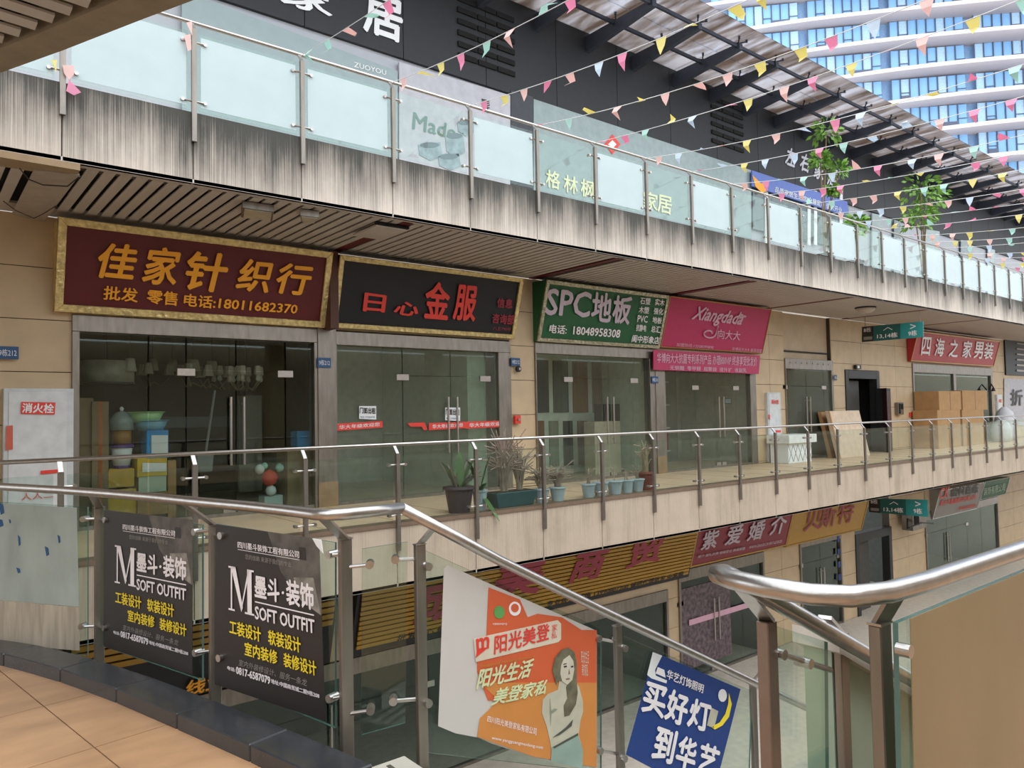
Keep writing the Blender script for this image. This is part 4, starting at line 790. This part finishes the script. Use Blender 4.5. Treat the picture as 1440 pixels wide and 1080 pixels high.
# red tape and notes on the empty shop
pf2 = YP(YF); t2 = ink['red']
for i, (a, b, c_, d) in enumerate(((472, 538, 596, 592), (573, 604, 595, 593), (603, 655, 595, 593), (655, 714, 593, 591))):
    t = thing('door_tape', ('red greeting tape beside the steel column of the empty shop', 'short torn red tape left of the door handles', 'red greeting tape right of the door handles', 'red greeting tape ending at the stone pillar')[i], 'tape', pf2.at(a, c_))
    patch('strip', pf2, [(a, c_), (b, d), (b, d + 9), (a, c_ + 10)] if i != 1 else [(573, 595), (597, 594), (601, 604), (596, 605), (593, 600), (577, 600)], ink['red'], t, .03, .003)
    if i != 1: text('华大年级欢迎您', pf2, [(a + 5, c_ + 2), (b - 4, d + 2), (b - 4, d + 7), (a + 5, c_ + 8)], offw, t, .01, .036)
for i, (x, y) in enumerate(((505, 571), (626, 573))):
    t = thing('paper_notice', ('white rental notice on the left glass of the empty shop', 'white rental notice right of the door handles of the empty shop')[i], 'notice', pf2.at(x, y + 18)); w_ = 24 - 3 * i
    patch('sheet', pf2, [(x, y), (x + w_, y), (x + w_, y + 19), (x, y + 18)], offw, t, .03, .003); text('门面出租', pf2, [(x + 1, y + 2), (x + w_ - 1, y + 3), (x + w_ - 1, y + 11), (x + 1, y + 10)], ink['charcoal'], t, .04, .036); text('电话 17790859998', pf2, [(x + 2, y + 14), (x + w_ - 2, y + 14), (x + w_ - 2, y + 17), (x + 2, y + 17)], ink['navy'], t, 0, .036)
# soffit lamps
for lab, q in (('rectangular floodlight hanging from the slatted soffit near the maroon sign', [(341, 292), (385, 298), (383, 312), (339, 306)]), ('smaller flat lamp on the soffit beside the floodlight', [(422, 303), (449, 306), (442, 314), (424, 312)])):
    z_ = ZP(2.94); t = thing('soffit_lamp', lab, 'lamp', z_.at(*q[0])); obj('housing', MB().prism([z_.at(*p) for p in q], (0, 0, .1)), steel2, t, .005); obj('lens', MB().prism([z_.at(*[(a * .86 + c_ * .14) for a, c_ in zip(p, (363, 302) if q[0][0] < 400 else (434, 309))]) for p in q], (0, 0, -.01)), mat('lamp_lens', '#b7b3a0', .3), t)
a = ZP(3.05).at(1217, 432); t = thing('dome_lamp', 'round glass dome lamp on the far soffit above the direction sign', 'lamp', a); obj('dome', MB().lathe(a, [(.28, 0), (.27, -.08), (.18, -.17), (.05, -.2)], 16), mat('dome_glass', '#b9aa9b', .3), t, smooth=True); obj('rim', MB().lathe(a, [(.3, 0), (.3, -.04)], 16), darksteel, t)
a = ZP(3.03).at(533, 325); t = thing('soffit_hatch', 'loose square hatch in the slatted soffit next to the maroon strip', 'hatch', a); box('hatch_cover', a.x - .3, a.x + .25, a.y - .45, a.y + .35, 2.98, 3.01, slatm, t, .004); box('hatch_gap', a.x - .32, a.x + .27, a.y - .5, a.y - .44, 3.0, 3.04, black, t)
a = YF - .05
for lab, x, y, m_, r in (('small round alarm bell on the stone pillar left of the flooring shop', 728, 519, darksteel, .07), ('red call point on the stone pillar beneath the alarm bell', 727, 590, ink['red'], .07)):
    p = YP(12.8).at(x, y); t = thing('wall_device', lab, 'alarm', p); obj('body', MB().tube([p, p + V((0, -.05, 0))], r, 14) if r and m_ is darksteel else MB().box(p.x - .08, p.x + .08, 12.76, 12.83, p.z - .09, p.z + .09), m_, t, .003); obj('button', MB().tube([p + V((0, -.05, 0)), p + V((0, -.08, 0))], .03, 10), steel, t)
# --- goods in the first shop
sh = lambda n: 'things stacked inside the first shop'
c1 = carton('tall flattened cardboard cartons standing behind the shop glass by the hydrant cabinet', 13.3, (106, 131, 560, 720), .4, card2, zb=ZG); carton('tall cardboard carton leaning next to the flattened cartons', 13.25, (129, 153, 565, 720), .4, card2, tape=mat('faded_orange', '#b0683a', .7), zb=ZG)
yb = mat('mustard_box', '#c9a23e', .7); yg = ink['green']
a0 = carton('lower mustard box with green edges under the water jar', 13.25, (152, 192, 690, 722), .4, yb, zb=ZG, group='mustard boxes under the jar'); a1 = carton('upper mustard box with green edges carrying the water jar', 13.25, (151, 189, 661, 684), .4, yb, group='mustard boxes under the jar')
x0, x1, z0, z1 = xz(13.25, 151, 190, 661, 722); box('green_band', x0, x1, 13.245, 13.25, z0 + .28, z0 + .33, yg, a0); D.objects['carton.003'] if 'carton.003' in D.objects else None
zb1 = xz(13.25, 151, 189, 661, 684)[3]; cj = YP(13.45).at(171, 650); r_ = .17
t = thing('water_jar', 'tall water jar with purple rims and a clear domed lid', 'jar', (cj.x, 13.45, zb1)); L0 = V((cj.x, 13.45, zb1))
obj('purple_base', MB().lathe(L0, [(r_ * .8, 0), (r_ * .8, .05)], 18), mat('purple_plastic', '#5b3a86', .4), t); obj('white_body', MB().lathe(L0, [(r_ * .75, .05), (r_ * .95, .34)], 18), offw, t, smooth=True); obj('purple_ring', MB().lathe(L0, [(r_ * 1.08, .34), (r_ * 1.08, .39)], 18), mat('purple_plastic', '#5b3a86'), t)
obj('amber_body', MB().lathe(L0, [(r_ * .85, .39), (r_ * .85, .62)], 18), mat('amber_plastic', '#9a6a2a', .3), t, smooth=True); obj('clear_dome', MB().lathe(L0, [(r_ * 1.05, .62), (r_ * 1.05, .78), (r_ * .6, .9), (.02, .93)], 18), mat('dome_plastic', '#8c9796', .2), t, smooth=True); obj('knob', MB().lathe(L0 + V((0, 0, .93)), [(.02, 0), (.035, .04), (.01, .07)], 10), offw, t)
def stackbox(lab, px, m, m2=None, band=None):
    t = carton(lab, 13.22, px, .4, m, group='boxes stacked under the basins'); 
    if m2: patch('front_label', YP(13.21), [(px[0] + 7, px[2] + 6), (px[1] - 1, px[2] + 6), (px[1] - 1, px[3] - 6), (px[0] + 7, px[3] - 5)], m2, t, .0, .004)
    return t
stackbox('cardboard box at the bottom of the stack under the basins', (193, 236, 693, 722), card); stackbox('white and green box third in the stack under the basins', (195, 234, 670, 692), mat('pale_box', '#b9c6b8', .6)); stackbox('yellow box with a white label in the stack under the basins', (193, 235, 645, 669), mat('bright_yellow_box', '#d9b32a', .6), offw); stackbox('blue and white box on top of the stack carrying the basins', (206, 237, 606, 644), mat('sky_box', '#2f8fd0', .5), offw)
zt1 = xz(13.22, 206, 237, 606, 644)[3]
for lab, m_, dx, dz, r_ in (('pale blue plastic basin beneath the green basin', '#7fb0c9', 0, 0, .27), ('light green plastic basin topmost on the boxes', '#a9d39a', -.08, .14, .29)):
    c_ = V((YP(13.45).at(212, 600).x + dx, 13.45, zt1 + dz)); t = thing('basin', lab, 'basin', c_, 'plastic basins'); mm_ = mat('basin_' + m_[1:], m_, .4)
    obj('bowl', MB().lathe(c_, [(r_ * .68, 0), (r_ * .95, .16), (r_ * .9, .16), (r_ * .62, .02)], 20), mm_, t, smooth=True); obj('rim', MB().lathe(c_, [(r_ * .94, .15), (r_ * 1.05, .165), (r_ * .94, .175)], 20), mm_, t)
t = thing('broom', 'pale broom leaning upright behind the first shop door', 'broom', YP(13.8).at(288, 665)); a, b = YP(13.8).at(286, 660), YP(13.9).at(302, 549)
obj('stick', MB().tube([a, b], .022, 8), mat('grey_plastic', '#8b8f8e', .5), t); obj('bristles', MB().bar(a + V((0, 0, -.05)), a + V((.03, 0, .32)), .3, .08), mat('grey_plastic', '#8b8f8e'), t, .02)
carton('wide dark cardboard carton beside the right jamb of the first shop', 13.3, (404, 441, 634, 716), .5, card2, zb=ZG); carton('small blue and white box on the wide carton', 13.3, (418, 442, 607, 632), .3, mat('sky_box', '#2f8fd0'))
pbox('tall_panel', 14.6, (336, 369, 556, 690), .1, mat('grey_board', '#77756a', .7), None).name = 'tall_board'
tag(D.objects['tall_board'], 'tall greyish board standing behind the door handles of the first shop', 'board')
pbox('x', 15.2, (150, 330, 588, 600), .4, mat('shelf_dark', '#4c5257', .6)).name = 'display_shelf'; tag(D.objects['display_shelf'], 'long low grey shelf deep inside the first shop', 'shelf')
carton('leaning brown cardboard panel near the broom', 13.3, (236, 248, 648, 720), .1, card, zb=ZG)
t = thing('plush_toy', 'red and white toy on a small blue stool inside the first shop', 'toy', YP(13.4).at(380, 715)); q = YP(13.4)
for nm, x, y, r_, m_ in (('body', 379, 672, .15, ink['red']), ('head', 381, 690, .1, offw), ('arm', 365, 660, .09, offw), ('arm', 393, 658, .08, ink['mint']), ('ear', 372, 655, .06, ink['mint'])):
    c_ = q.at(x, y); obj(nm, MB().lathe(c_, [(.02, -r_), (r_ * .8, -r_ * .6), (r_, 0), (r_ * .8, r_ * .6), (.02, r_)], 12), m_, t, smooth=True)
x0, x1, z0, z1 = xz(13.4, 372, 398, 698, 718); box('stool', x0, x1, 13.4, 13.7, ZG, z1, mat('pale_blue_plastic', '#b8cfd0', .5), t, .01)
def lamp(lab, px, py, shade, ln=.5, arms=0, w_=.14):
    c_ = YP(13.9 + .5 * (px % 3)).at(px, py); t = thing('hanging_lamp', lab, 'lamp', c_, 'lamps hung in the first shop')
    obj('rod', MB().tube([c_, V((c_.x, c_.y, 2.2))], .012, 6), darksteel, t)
    sm = mat('lamp_shade', '#b9b3a2', .7)
    if shade: obj('shade', MB().lathe(c_, [(w_, -.1), (w_ * .7, .12)], 16), sm, t, smooth=True)
    for k in range(arms):
        an = k * 6.283 / arms; e = c_ + V((math.cos(an) * .28, math.sin(an) * .28, -.22))
        obj('arm', MB().tube([c_ + V((0, 0, -.3)), c_ + V((math.cos(an) * .15, math.sin(an) * .15, -.38)), e], .014, 6), mat('lamp_brass', '#8a7a5c', .4, .6), t)
        obj('cup', MB().lathe(e, [(.03, 0), (.05, .03), (.03, .1), (.07, .14), (.05, .28)] if not shade else [(.1, .05), (.06, .25)], 8), sm, t)
    return t
for lab, x, y, s_, n_, w_ in (('chandelier with a pale shade near the left glass joint', 183, 514, 1, 0, .1), ('second small shaded lamp in the first shop', 215, 514, 1, 3, .1), ('shaded lamp with crystal drops behind the door fitting', 242, 515, 1, 0, .12), ('bright shaded lamp with curled glass arms', 271, 515, 1, 3, .14), ('shaded lamp right of the crystal lamps', 298, 517, 1, 3, .12), ('bare armed chandelier at the right of the lamp row', 345, 520, 0, 6, .1), ('small armed chandelier between the shaded lamps and the bare one', 322, 520, 0, 5, .1)): lamp(lab, x, y, s_, arms=n_, w_=w_)
c_ = YP(14.2).at(150, 524); t = thing('drum_lamp', 'wide drum shaped pendant lamp at the top left of the first shop', 'lamp', c_); obj('drum', MB().lathe(c_, [(.42, -.19), (.42, .19)], 24), mat('drum_shade', '#a39d8c', .7, var=.3, scale=5), t, smooth=True); obj('rod', MB().tube([c_, V((c_.x, c_.y, 2.2))], .015, 6), darksteel, t); obj('rim', MB().lathe(c_, [(.43, -.2), (.43, -.17)], 24), darksteel, t)
# --- second shop: counter, wall lamps
x0, x1, z0, z1 = xz(14.6, 635, 690, 632, 700); t = thing('counter', 'pale green reception counter inside the empty shop', 'counter', (x0, 14.6, ZG)); box('body', x0, x1, 14.6, 15.2, ZG, z1, mat('mint_panel', '#a9c4b2', .6), t, .01); box('top', x0 - .05, x1 + .05, 14.55, 15.25, z1, z1 + .06, offw, t)
box('green_side', 9.5, 10.0, 13.2, 16.9, ZG, 1.8, mat('green_side_wall', '#a8bba6', .8), D.objects['wall_shop.001'])
for i, x in enumerate((552, 576, 603)):
    p = YP(16.9).at(x, 553); t = thing('wall_lamp', ('first', 'second', 'third')[i] + ' small dark wall lamp on the back wall of the empty shop', 'lamp', p, 'wall lamps in the empty shop'); obj('arm', MB().tube([p + V((0, .1, 0)), p + V((0, -.1, .05)), p + V((.05, -.15, -.1))], .03, 6), darksteel, t); obj('shade', MB().lathe(p + V((.05, -.15, -.1)), [(.09, -.14), (.04, 0)], 10), darksteel, t)
# --- flooring shop samples
cols = ['#3c423e', '#5a6258', '#8a5f3a', '#94786a', '#8f2c18', '#8f9684', '#8a6a45', '#b08a58']
sb = thing('sample_wall', 'white framed wall of tall wood flooring samples inside the flooring shop', 'display', (13, 14.9, ZG)); x0, x1, z0, z1 = xz(14.9, 748, 912, 500, 660); box('frame_board', x0, x1 + .6, 14.9, 15.0, ZG, 1.75, mat('sample_frame', '#dde6d6', .6), sb)
for i in range(6):
    a = 750 + i * 27.5; xx = xz(14.88, a, a + 22, 515, 580); box('wood_sample', xx[0], xx[1], 14.86, 14.9, xx[2], 1.4, mat('sample_%d' % i, cols[i], .5, var=.25, scale=3, stretch=(6, 6, .4)), sb, .004)
for i in range(8):
    a = 752 + i * 20; xx = xz(14.88, a, a + 14, 592, 650); box('wood_sample', xx[0], xx[1], 14.86, 14.9, ZG + .2, xx[3], mat('sample_low_%d' % i, cols[(i * 3 + 2) % 8], .5, var=.25, scale=3, stretch=(6, 6, .4)), sb, .004)
x0, x1, z0, z1 = xz(13.9, 836, 874, 593, 665); t = thing('display_stand', 'beige stand holding three dark flooring samples inside the flooring shop', 'display', (x0, 13.9, ZG)); box('pedestal', x0, x1, 13.9, 14.3, ZG, z1, mat('beige_ped', '#d8cab2', .6), t, .006)
for i in range(3): q = xz(13.9, 839 + i * 12.5, 849 + i * 12.5, 568, 592); box('sample', q[0], q[1], 13.95, 14.0, q[2], q[3], ink['charcoal'], t, .004)
# --- clothing shop shelves
sh_ = thing('clothes_shelf', 'wall shelves with dark and red garments inside the pink shop', 'shelf', (17.5, 15.4, ZG)); box('back_board', 15.8, 19.6, 15.6, 15.7, ZG, 1.7, mat('shelf_board', '#a09a90', .7), sh_)
rnd = random.Random(5)
for r in range(4): box('shelf_board', 15.8, 18.8, 15.25, 15.6, ZG + .35 + r * .72, ZG + .39 + r * .72, offw, sh_)
gi = 0
for r in range(4):
    x = 15.85
    while x < 18.6:
        w_ = rnd.uniform(.16, .34); m_ = rnd.choice([ink['charcoal'], ink['rose'], ink['grey'], ink['navy'], darksteel, mat('garment_blush', '#a98a86', .8)])
        o = box('folded_garment', x, x + w_ * .85, 15.3, 15.55, ZG + .39 + r * .72, ZG + .39 + r * .72 + rnd.uniform(.3, .6), m_, sh_, .02); x += w_
t = thing('picture_frame', 'small dark notice frame on the pale side panel of the pink shop', 'frame', YP(13.4).at(1024, 565)); pbox('frame', 13.4, (1019, 1029, 560, 568), .03, darksteel, t); pbox('picture', 13.395, (1020, 1028, 561, 567), .004, ink['sage'], t)
# --- white counter, board stack, meter box, intercom
x0, x1, z0, z1 = xz(12.1, 1108, 1142, 612, 655); t = thing('counter', 'white quilted counter standing against the glass entry', 'counter', (x0, 12.1, ZG)); box('body', x0, x1, 12.1, 12.7, ZG, z1 - .25, offw, t, .01); box('top', x0 - .1, x1 + .15, 12.0, 12.75, z1 - .25, z1, mat('counter_white', '#e6e6e4', .4), t, .01)
for k in range(5):
    xx = x0 + (x1 - x0) * k / 5
    for s_ in (0, 1): obj('quilt_line', MB().bar((xx + (0 if s_ else (x1 - x0) / 5), 12.095, ZG + .05), (xx + ((x1 - x0) / 5 if s_ else 0), 12.095, z1 - .3), .01), ink['grey'], t)
def lean(lab, y, px, m, dy=.25, th=.12):
    x0, x1, z0, z1 = xz(y, *px); t = thing('board', lab, 'board', (x0, y, ZG), 'large boards leaning by the entry'); obj('panel', MB().prism([(x0, y - dy, ZG), (x1, y - dy, ZG), (x1, y + dy * .3, z1), (x0, y + dy * .3, z1)], (0, th, 0)), m, t, .01)
    obj('edge_strip', MB().prism([(x0, y - dy - .01, ZG), (x0 + .08, y - dy - .01, ZG), (x0 + .08, y + dy * .3 - .01, z1), (x0, y + dy * .3 - .01, z1)], (0, .02, 0)), card, t); return t
lean('pale wrapped board leaning in front of the dark doorway', 12.3, (1168, 1214, 578, 650), mat('wrapped_board', '#cdb79f', .6)); lean('brown cardboard sheet behind the pale wrapped board', 12.65, (1157, 1170, 579, 650), card)
x0, x1, z0, z1 = xz(12.6, 1241, 1257, 546, 650); t = thing('meter_box', 'open black meter box with brown door on the beige wall', 'box', (x0, 12.6, z0)); z0 = -.9 if False else YP(12.6).at(1250, 640).z; box('case', x0, x1, 12.62, YF - .005, z0, z1, darksteel, t, .005); obj('door', MB().prism([(x0, 12.62, z0), (x0, 12.62, z1), (x0 - .35, 12.3, z1), (x0 - .35, 12.3, z0)], (.03, .02, 0)), mat('plum_metal', '#4a2c30', .5), t)
box('inner_plate', x0 + .3, x1 - .1, 12.6, 12.63, z0 + .1, z1 - .1, mat('plum_metal', '#4a2c30'), t)
x0, x1, z0, z1 = xz(12.78, 1261, 1269, 566, 583); t = thing('intercom', 'grey wall telephone box left of the menswear shop', 'phone', (x0, 12.78, z0)); box('case', x0, x1, 12.72, YF - .005, z0, z1, steel2, t, .01); box('screen', x0 + .05, x1 - .05, 12.71, 12.72, z0 + .2, z1 - .06, black, t); box('handset', x0 + .03, x0 + .09, 12.68, 12.72, z0 + .04, z1 - .04, darksteel, t)
t = thing('exit_lamp', 'small dark box lamp above the dark doorway', 'lamp', YP(12.8).at(1207, 517)); pbox('case', 12.75, (1204, 1211, 513, 519), .1, darksteel, t); pbox('lens', 12.74, (1206, 1209, 514, 518), .01, offw, t)
# --- cartons by the menswear shop
G = 'large cartons stacked by the menswear shop'
for lab, y, px, d_ in (('lower carton in front of the menswear shop', 11.9, (1318, 1352, 577, 625), .9), ('lower right carton beside the menswear shop', 11.9, (1353, 1385, 577, 620), .9)): carton(lab, y, px, d_, card, G, zb=ZG)
for lab, y, px, d_ in (('upper carton with a dark hand slot by the menswear shop', 11.9, (1320, 1352, 550, 576), .9), ('upper right carton in two taped halves by the menswear shop', 11.9, (1353, 1389, 549, 576), .9)): carton(lab, y, px, d_, card, G, tape=mat('brown_tape', '#7a4d28', .4))
pbox('menswear_tape', YF - .03, (1279, 1318, 580, 585), .01, ink['red']).name = 'door_tape'; tag([o for o in S.objects if o.name.startswith('door_tape') and not o.get('label')][0], 'red tape across the menswear shop glass', 'tape')
for i, (x, y, r_) in enumerate(((1408, 606, .38), (1420, 588, .4), (1431, 604, .36))):
    q = YP(12.0).at(x, y); t = thing('white_sack', ('plain white sack in front of the other sacks', 'tall white sack with a red tie', 'last white sack near the frame of the gallery')[i], 'sack', (q.x, 12.0 + i * .2, ZG)); h_ = q.z - ZG + .5
    o = obj('bag', MB().lathe((q.x, 12.0 + i * .2, ZG), [(r_ * .8, 0), (r_, h_ * .2), (r_ * 1.05, h_ * .55), (r_ * .8, h_ * .85), (r_ * .25, h_)], 14), mat('sack_white', '#c9cbd0', .7, bump=.3, scale=3), t, smooth=True)
    obj('tie', MB().lathe((q.x, 12.0 + i * .2, ZG + h_ * .94), [(r_ * .3, 0), (r_ * .36, .03), (r_ * .3, .06)], 10), ink['red'] if i == 1 else ink['grey'], t)
t = thing('louvre_window', 'dark slatted window unit above the white sacks', 'window', YP(12.8).at(1415, 528)); pbox('frame', 12.8, (1413, 1450, 478, 529), .06, darksteel, t)
for k in range(6): pbox('slat', 12.76, (1430, 1450, 482 + k * 7.5, 486 + k * 7.5), .03, steel2, t)
t = thing('poster', 'pale sale poster on the wall right of the sacks', 'poster', YP(12.82).at(1425, 590)); patch('sheet', YP(12.84), [(1412, 532), (1450, 534), (1450, 600), (1412, 596)], mat('poster_pale', '#d6d3da'), t, .0, .01); text('折', YP(12.82), [(1422, 548), (1438, 548), (1438, 570), (1422, 570)], ink['charcoal'], t, .03, .02)
t = thing('wall_lamp', 'curved black wall lamp between the menswear shop and the louvre window', 'lamp', YP(12.8).at(1394, 545)); obj('arm', MB().tube([YP(12.84).at(1391, 548), YP(12.7).at(1394, 540), YP(12.6).at(1397, 545)], .03, 6), darksteel, t); obj('head', MB().lathe(YP(12.6).at(1397, 547), [(.09, -.1), (.04, .06)], 10), darksteel, t)
t = thing('air_conditioner', 'grey outdoor unit below the lower direction sign', 'air conditioner', YP(12.3).at(1290, 735)); pbox('case', 12.3, (1283, 1303, 718, 742), .4, steel2, t, .01); pbox('grille', 12.28, (1286, 1293, 722, 738), .02, black, t)
obj('bracket', MB().bar(YP(12.2).at(1276, 743), YP(12.8).at(1276, 716), .05), darksteel, t); obj('drain_pipe', MB().tube([YP(12.2).at(1278, 742), YP(12.1).at(1296, 735), YP(12.1).at(1312, 736)], .025, 6), darksteel, t)
# ------------------------------------------------------------------ potted plants along the gallery edge
leafm = mat('leaf_green', '#4c6b3a', .5, var=.3); dry = mat('dry_stem', '#a08d7e', .8, var=.3); agave = mat('dry_agave', '#8a8076', .7, var=.3); tealp = mat('teal_trough', '#345257', .5); bluep = mat('blue_pot', '#a5b1b8', .45); darkp = mat('dark_pot', '#4c3d42', .5); redp = mat('clay_red', '#7d3c32', .6); soil = mat('soil', '#3a2c22', .9)
def pot(lab, x, y, r, h, m, group=None, name='flower_pot'):
    c_ = V((x, y, ZG + .012)); t = thing(name, lab, 'plant pot', c_, group)
    obj('pot', MB().lathe(c_, [(r * .7, 0), (r * .95, h * .9), (r, h * .9), (r, h), (r * .88, h), (r * .85, h * .85)], 18), m, t, smooth=False); obj('rim', MB().lathe(c_ + V((0, 0, h * .88)), [(r * 1.0, 0), (r * 1.08, h * .05), (r * 1.05, h * .13), (r * .98, h * .13)], 18), m, t); obj('soil', MB().lathe(c_ + V((0, 0, h * .84)), [(r * .86, 0), (r * .8, .01)], 14), soil, t); return t, c_ + V((0, 0, h * .85))
def blade(p, d, ln, w_, droop, m, t, n=5, nm='leaf'):
    mb = MB(); vs = []; sd = d.cross(V((0, 0, 1)))
    sd = sd.normalized() if sd.length > .01 else V((1, 0, 0))
    for i in range(n + 1):
        u = i / n; c_ = p + d * ln * u + V((0, 0, -droop * ln * u * u)); ww = w_ * math.sin(math.pi * min(.97, .12 + u * .88)) ** .7
        vs += [c_ - sd * ww, c_ + sd * ww, c_ + V((0, 0, -.012))]
    fs = []
    for i in range(n): a = 3 * i; fs += [(a, a + 1, a + 4, a + 3), (a + 1, a + 2, a + 5, a + 4), (a + 2, a, a + 3, a + 5)]
    return obj(nm, mb.add(vs, fs), m, t)
def twigs(p, t, n, h, sp, m, rnd, nm='dry_stems'):
    mb = MB()
    for _ in range(n):
        a = rnd.uniform(0, 6.28); s_ = rnd.uniform(.1, 1) * sp; hh = h * rnd.uniform(.5, 1.1)
        mb.tube([p + V((rnd.uniform(-.05, .05), rnd.uniform(-.05, .05), 0)), p + V((math.cos(a) * s_ * .4, math.sin(a) * s_ * .4, hh * .7)), p + V((math.cos(a) * s_, math.sin(a) * s_, hh * rnd.uniform(.6, 1)))], .008, 4)
    tag(obj(nm, mb, m, t), kind='stuff')
rnd = random.Random(11)
t, c_ = pot('dark plum pot with a drooping dried agave and one green banana leaf', 7.22, 10.32, .25, .42, darkp)
for k in range(22):
    a = rnd.uniform(0, 6.28); blade(c_ + V((rnd.uniform(-.08, .08), 0, 0)), V((math.cos(a) * .45 + .12, math.sin(a) * .4, rnd.uniform(.5, 1))).normalized(), rnd.uniform(.4, .75), .022, rnd.uniform(.1, .5), agave, t)
for a in ((.1, .1, 1, .85, .09), (-.4, 0, .8, .75, .09), (.35, -.1, .9, .8, .08), (.7, .1, .6, .7, .07)): blade(c_, V(a[:3]).normalized(), a[3], a[4], .25, leafm, t)
t, c_ = pot('tall slim pot hidden behind the railing post with hanging green leaves', 7.62, 10.28, .13, .34, bluep)
for a in ((.2, -.1, 1, 1.0, .07), (-.3, 0, 1, .9, .06), (.1, -.4, -.3, .5, .06), (-.1, -.3, .3, .5, .05)): blade(c_, V(a[:3]).normalized(), a[3], a[4], .3, leafm, t)
p = V((8.25, 10.32, ZG + .012)); t = thing('planter', 'long dark teal planter trough with tall dry stems', 'planter', p)
obj('trough', MB().prism([(7.95, 10.2, p.z), (8.75, 10.2, p.z), (8.82, 10.16, p.z + .26), (7.88, 10.16, p.z + .26)], (0, .32, 0)), tealp, t, .01); box('soil', 7.93, 8.77, 10.2, 10.46, p.z + .255, p.z + .27, soil, t)
twigs(V((8.2, 10.34, p.z + .26)), t, 130, 1.05, .42, dry, rnd); twigs(V((8.55, 10.34, p.z + .26)), t, 90, .9, .4, dry, rnd)
G = 'small pale blue pots along the railing'
for i, (x, r, h, lab, n_) in enumerate(((9.02, .15, .25, 'pale blue pot with a bushy dry plant next to the teal trough', 80), (9.42, .15, .25, 'second pale blue pot with a spiky dry plant', 80), (10.22, .14, .25, 'pale blue pot just right of the railing post', 8), (10.55, .15, .26, 'wide pale blue pot, empty, in the right hand row', 3), (10.95, .16, .26, 'pale blue pot in the middle of the right hand row', 4), (11.3, .14, .25, 'pale blue pot beside the last pot of the row', 8), (11.62, .14, .25, 'last pale blue pot beside the clay red pot', 12))):
    t, c_ = pot(lab, x, 10.3, r, h, bluep, G); twigs(c_, t, n_, .5 if i < 2 else .35, .35 if i < 2 else .15, dry, rnd)
t, c_ = pot('clay red pot with a thin pale shrub at the right end of the row', 11.95, 10.36, .19, .36, redp); twigs(c_, t, 40, .8, .3, mat('pale_twig', '#a08f74', .8), rnd)
# ------------------------------------------------------------------ slender trees on the upper gallery
green = mat('tree_leaf', '#6f9a3c', .5, var=.35, scale=3)
def slim_tree(lab, x, y, heads, seed):
    t = thing('potted_tree', lab, 'tree', (x, y, ZU)); rnd = random.Random(seed); obj('pot', MB().lathe((x, y, ZU), [(.22, 0), (.3, .4), (.26, .4), (.24, .36)], 16), darkp, t)
    for hx, hz, r in heads:
        c_ = V((hx, y, hz)); obj('trunk', MB().tube([(x, y, ZU + .3), (x + (hx - x) * .4, y, ZU + (hz - ZU) * .6), c_], .022, 6), mat('tree_bark', '#7a6448', .8), t)
        mb = MB()
        for _ in range(110):
            a = rnd.uniform(0, 6.28); e = rnd.uniform(-.5, 1.3); d = V((math.cos(a) * math.cos(e), math.sin(a) * math.cos(e), math.sin(e))); p = c_ + d * r * rnd.uniform(.3, .95)
            dd_ = (d + V((0, 0, -.7))).normalized(); s_ = dd_.cross(V((rnd.uniform(-1, 1), rnd.uniform(-1, 1), .3))).normalized() * .055; l_ = dd_ * rnd.uniform(.16, .26)
            mb.add([p, p + l_ * .5 + s_, p + l_, p + l_ * .5 - s_, p + l_ * .5 + V((0, 0, .01))], [(0, 1, 4), (1, 2, 4), (2, 3, 4), (3, 0, 4)])
        tag(obj('leaves', mb, green, t), kind='stuff')
q = YP(10.9); h_ = lambda x, y, r: (q.at(x, y).x, q.at(x, y).z, r)
slim_tree('slender potted tree with three leafy heads in front of the blue banner', q.at(1158, 320).x, 10.9, [h_(1162, 188, .42), h_(1154, 228, .26), h_(1180, 240, .28), h_(1170, 268, .16)], 1)
slim_tree('bushier potted tree farther along the upper gallery', q.at(1296, 350).x, 10.9, [h_(1295, 272, .68), h_(1308, 280, .6), h_(1288, 312, .5), h_(1300, 300, .4)], 2)
slim_tree('small low potted shrub between the two slender trees', q.at(1199, 330).x, 10.9, [h_(1199, 325, .35), h_(1204, 312, .25)], 3)
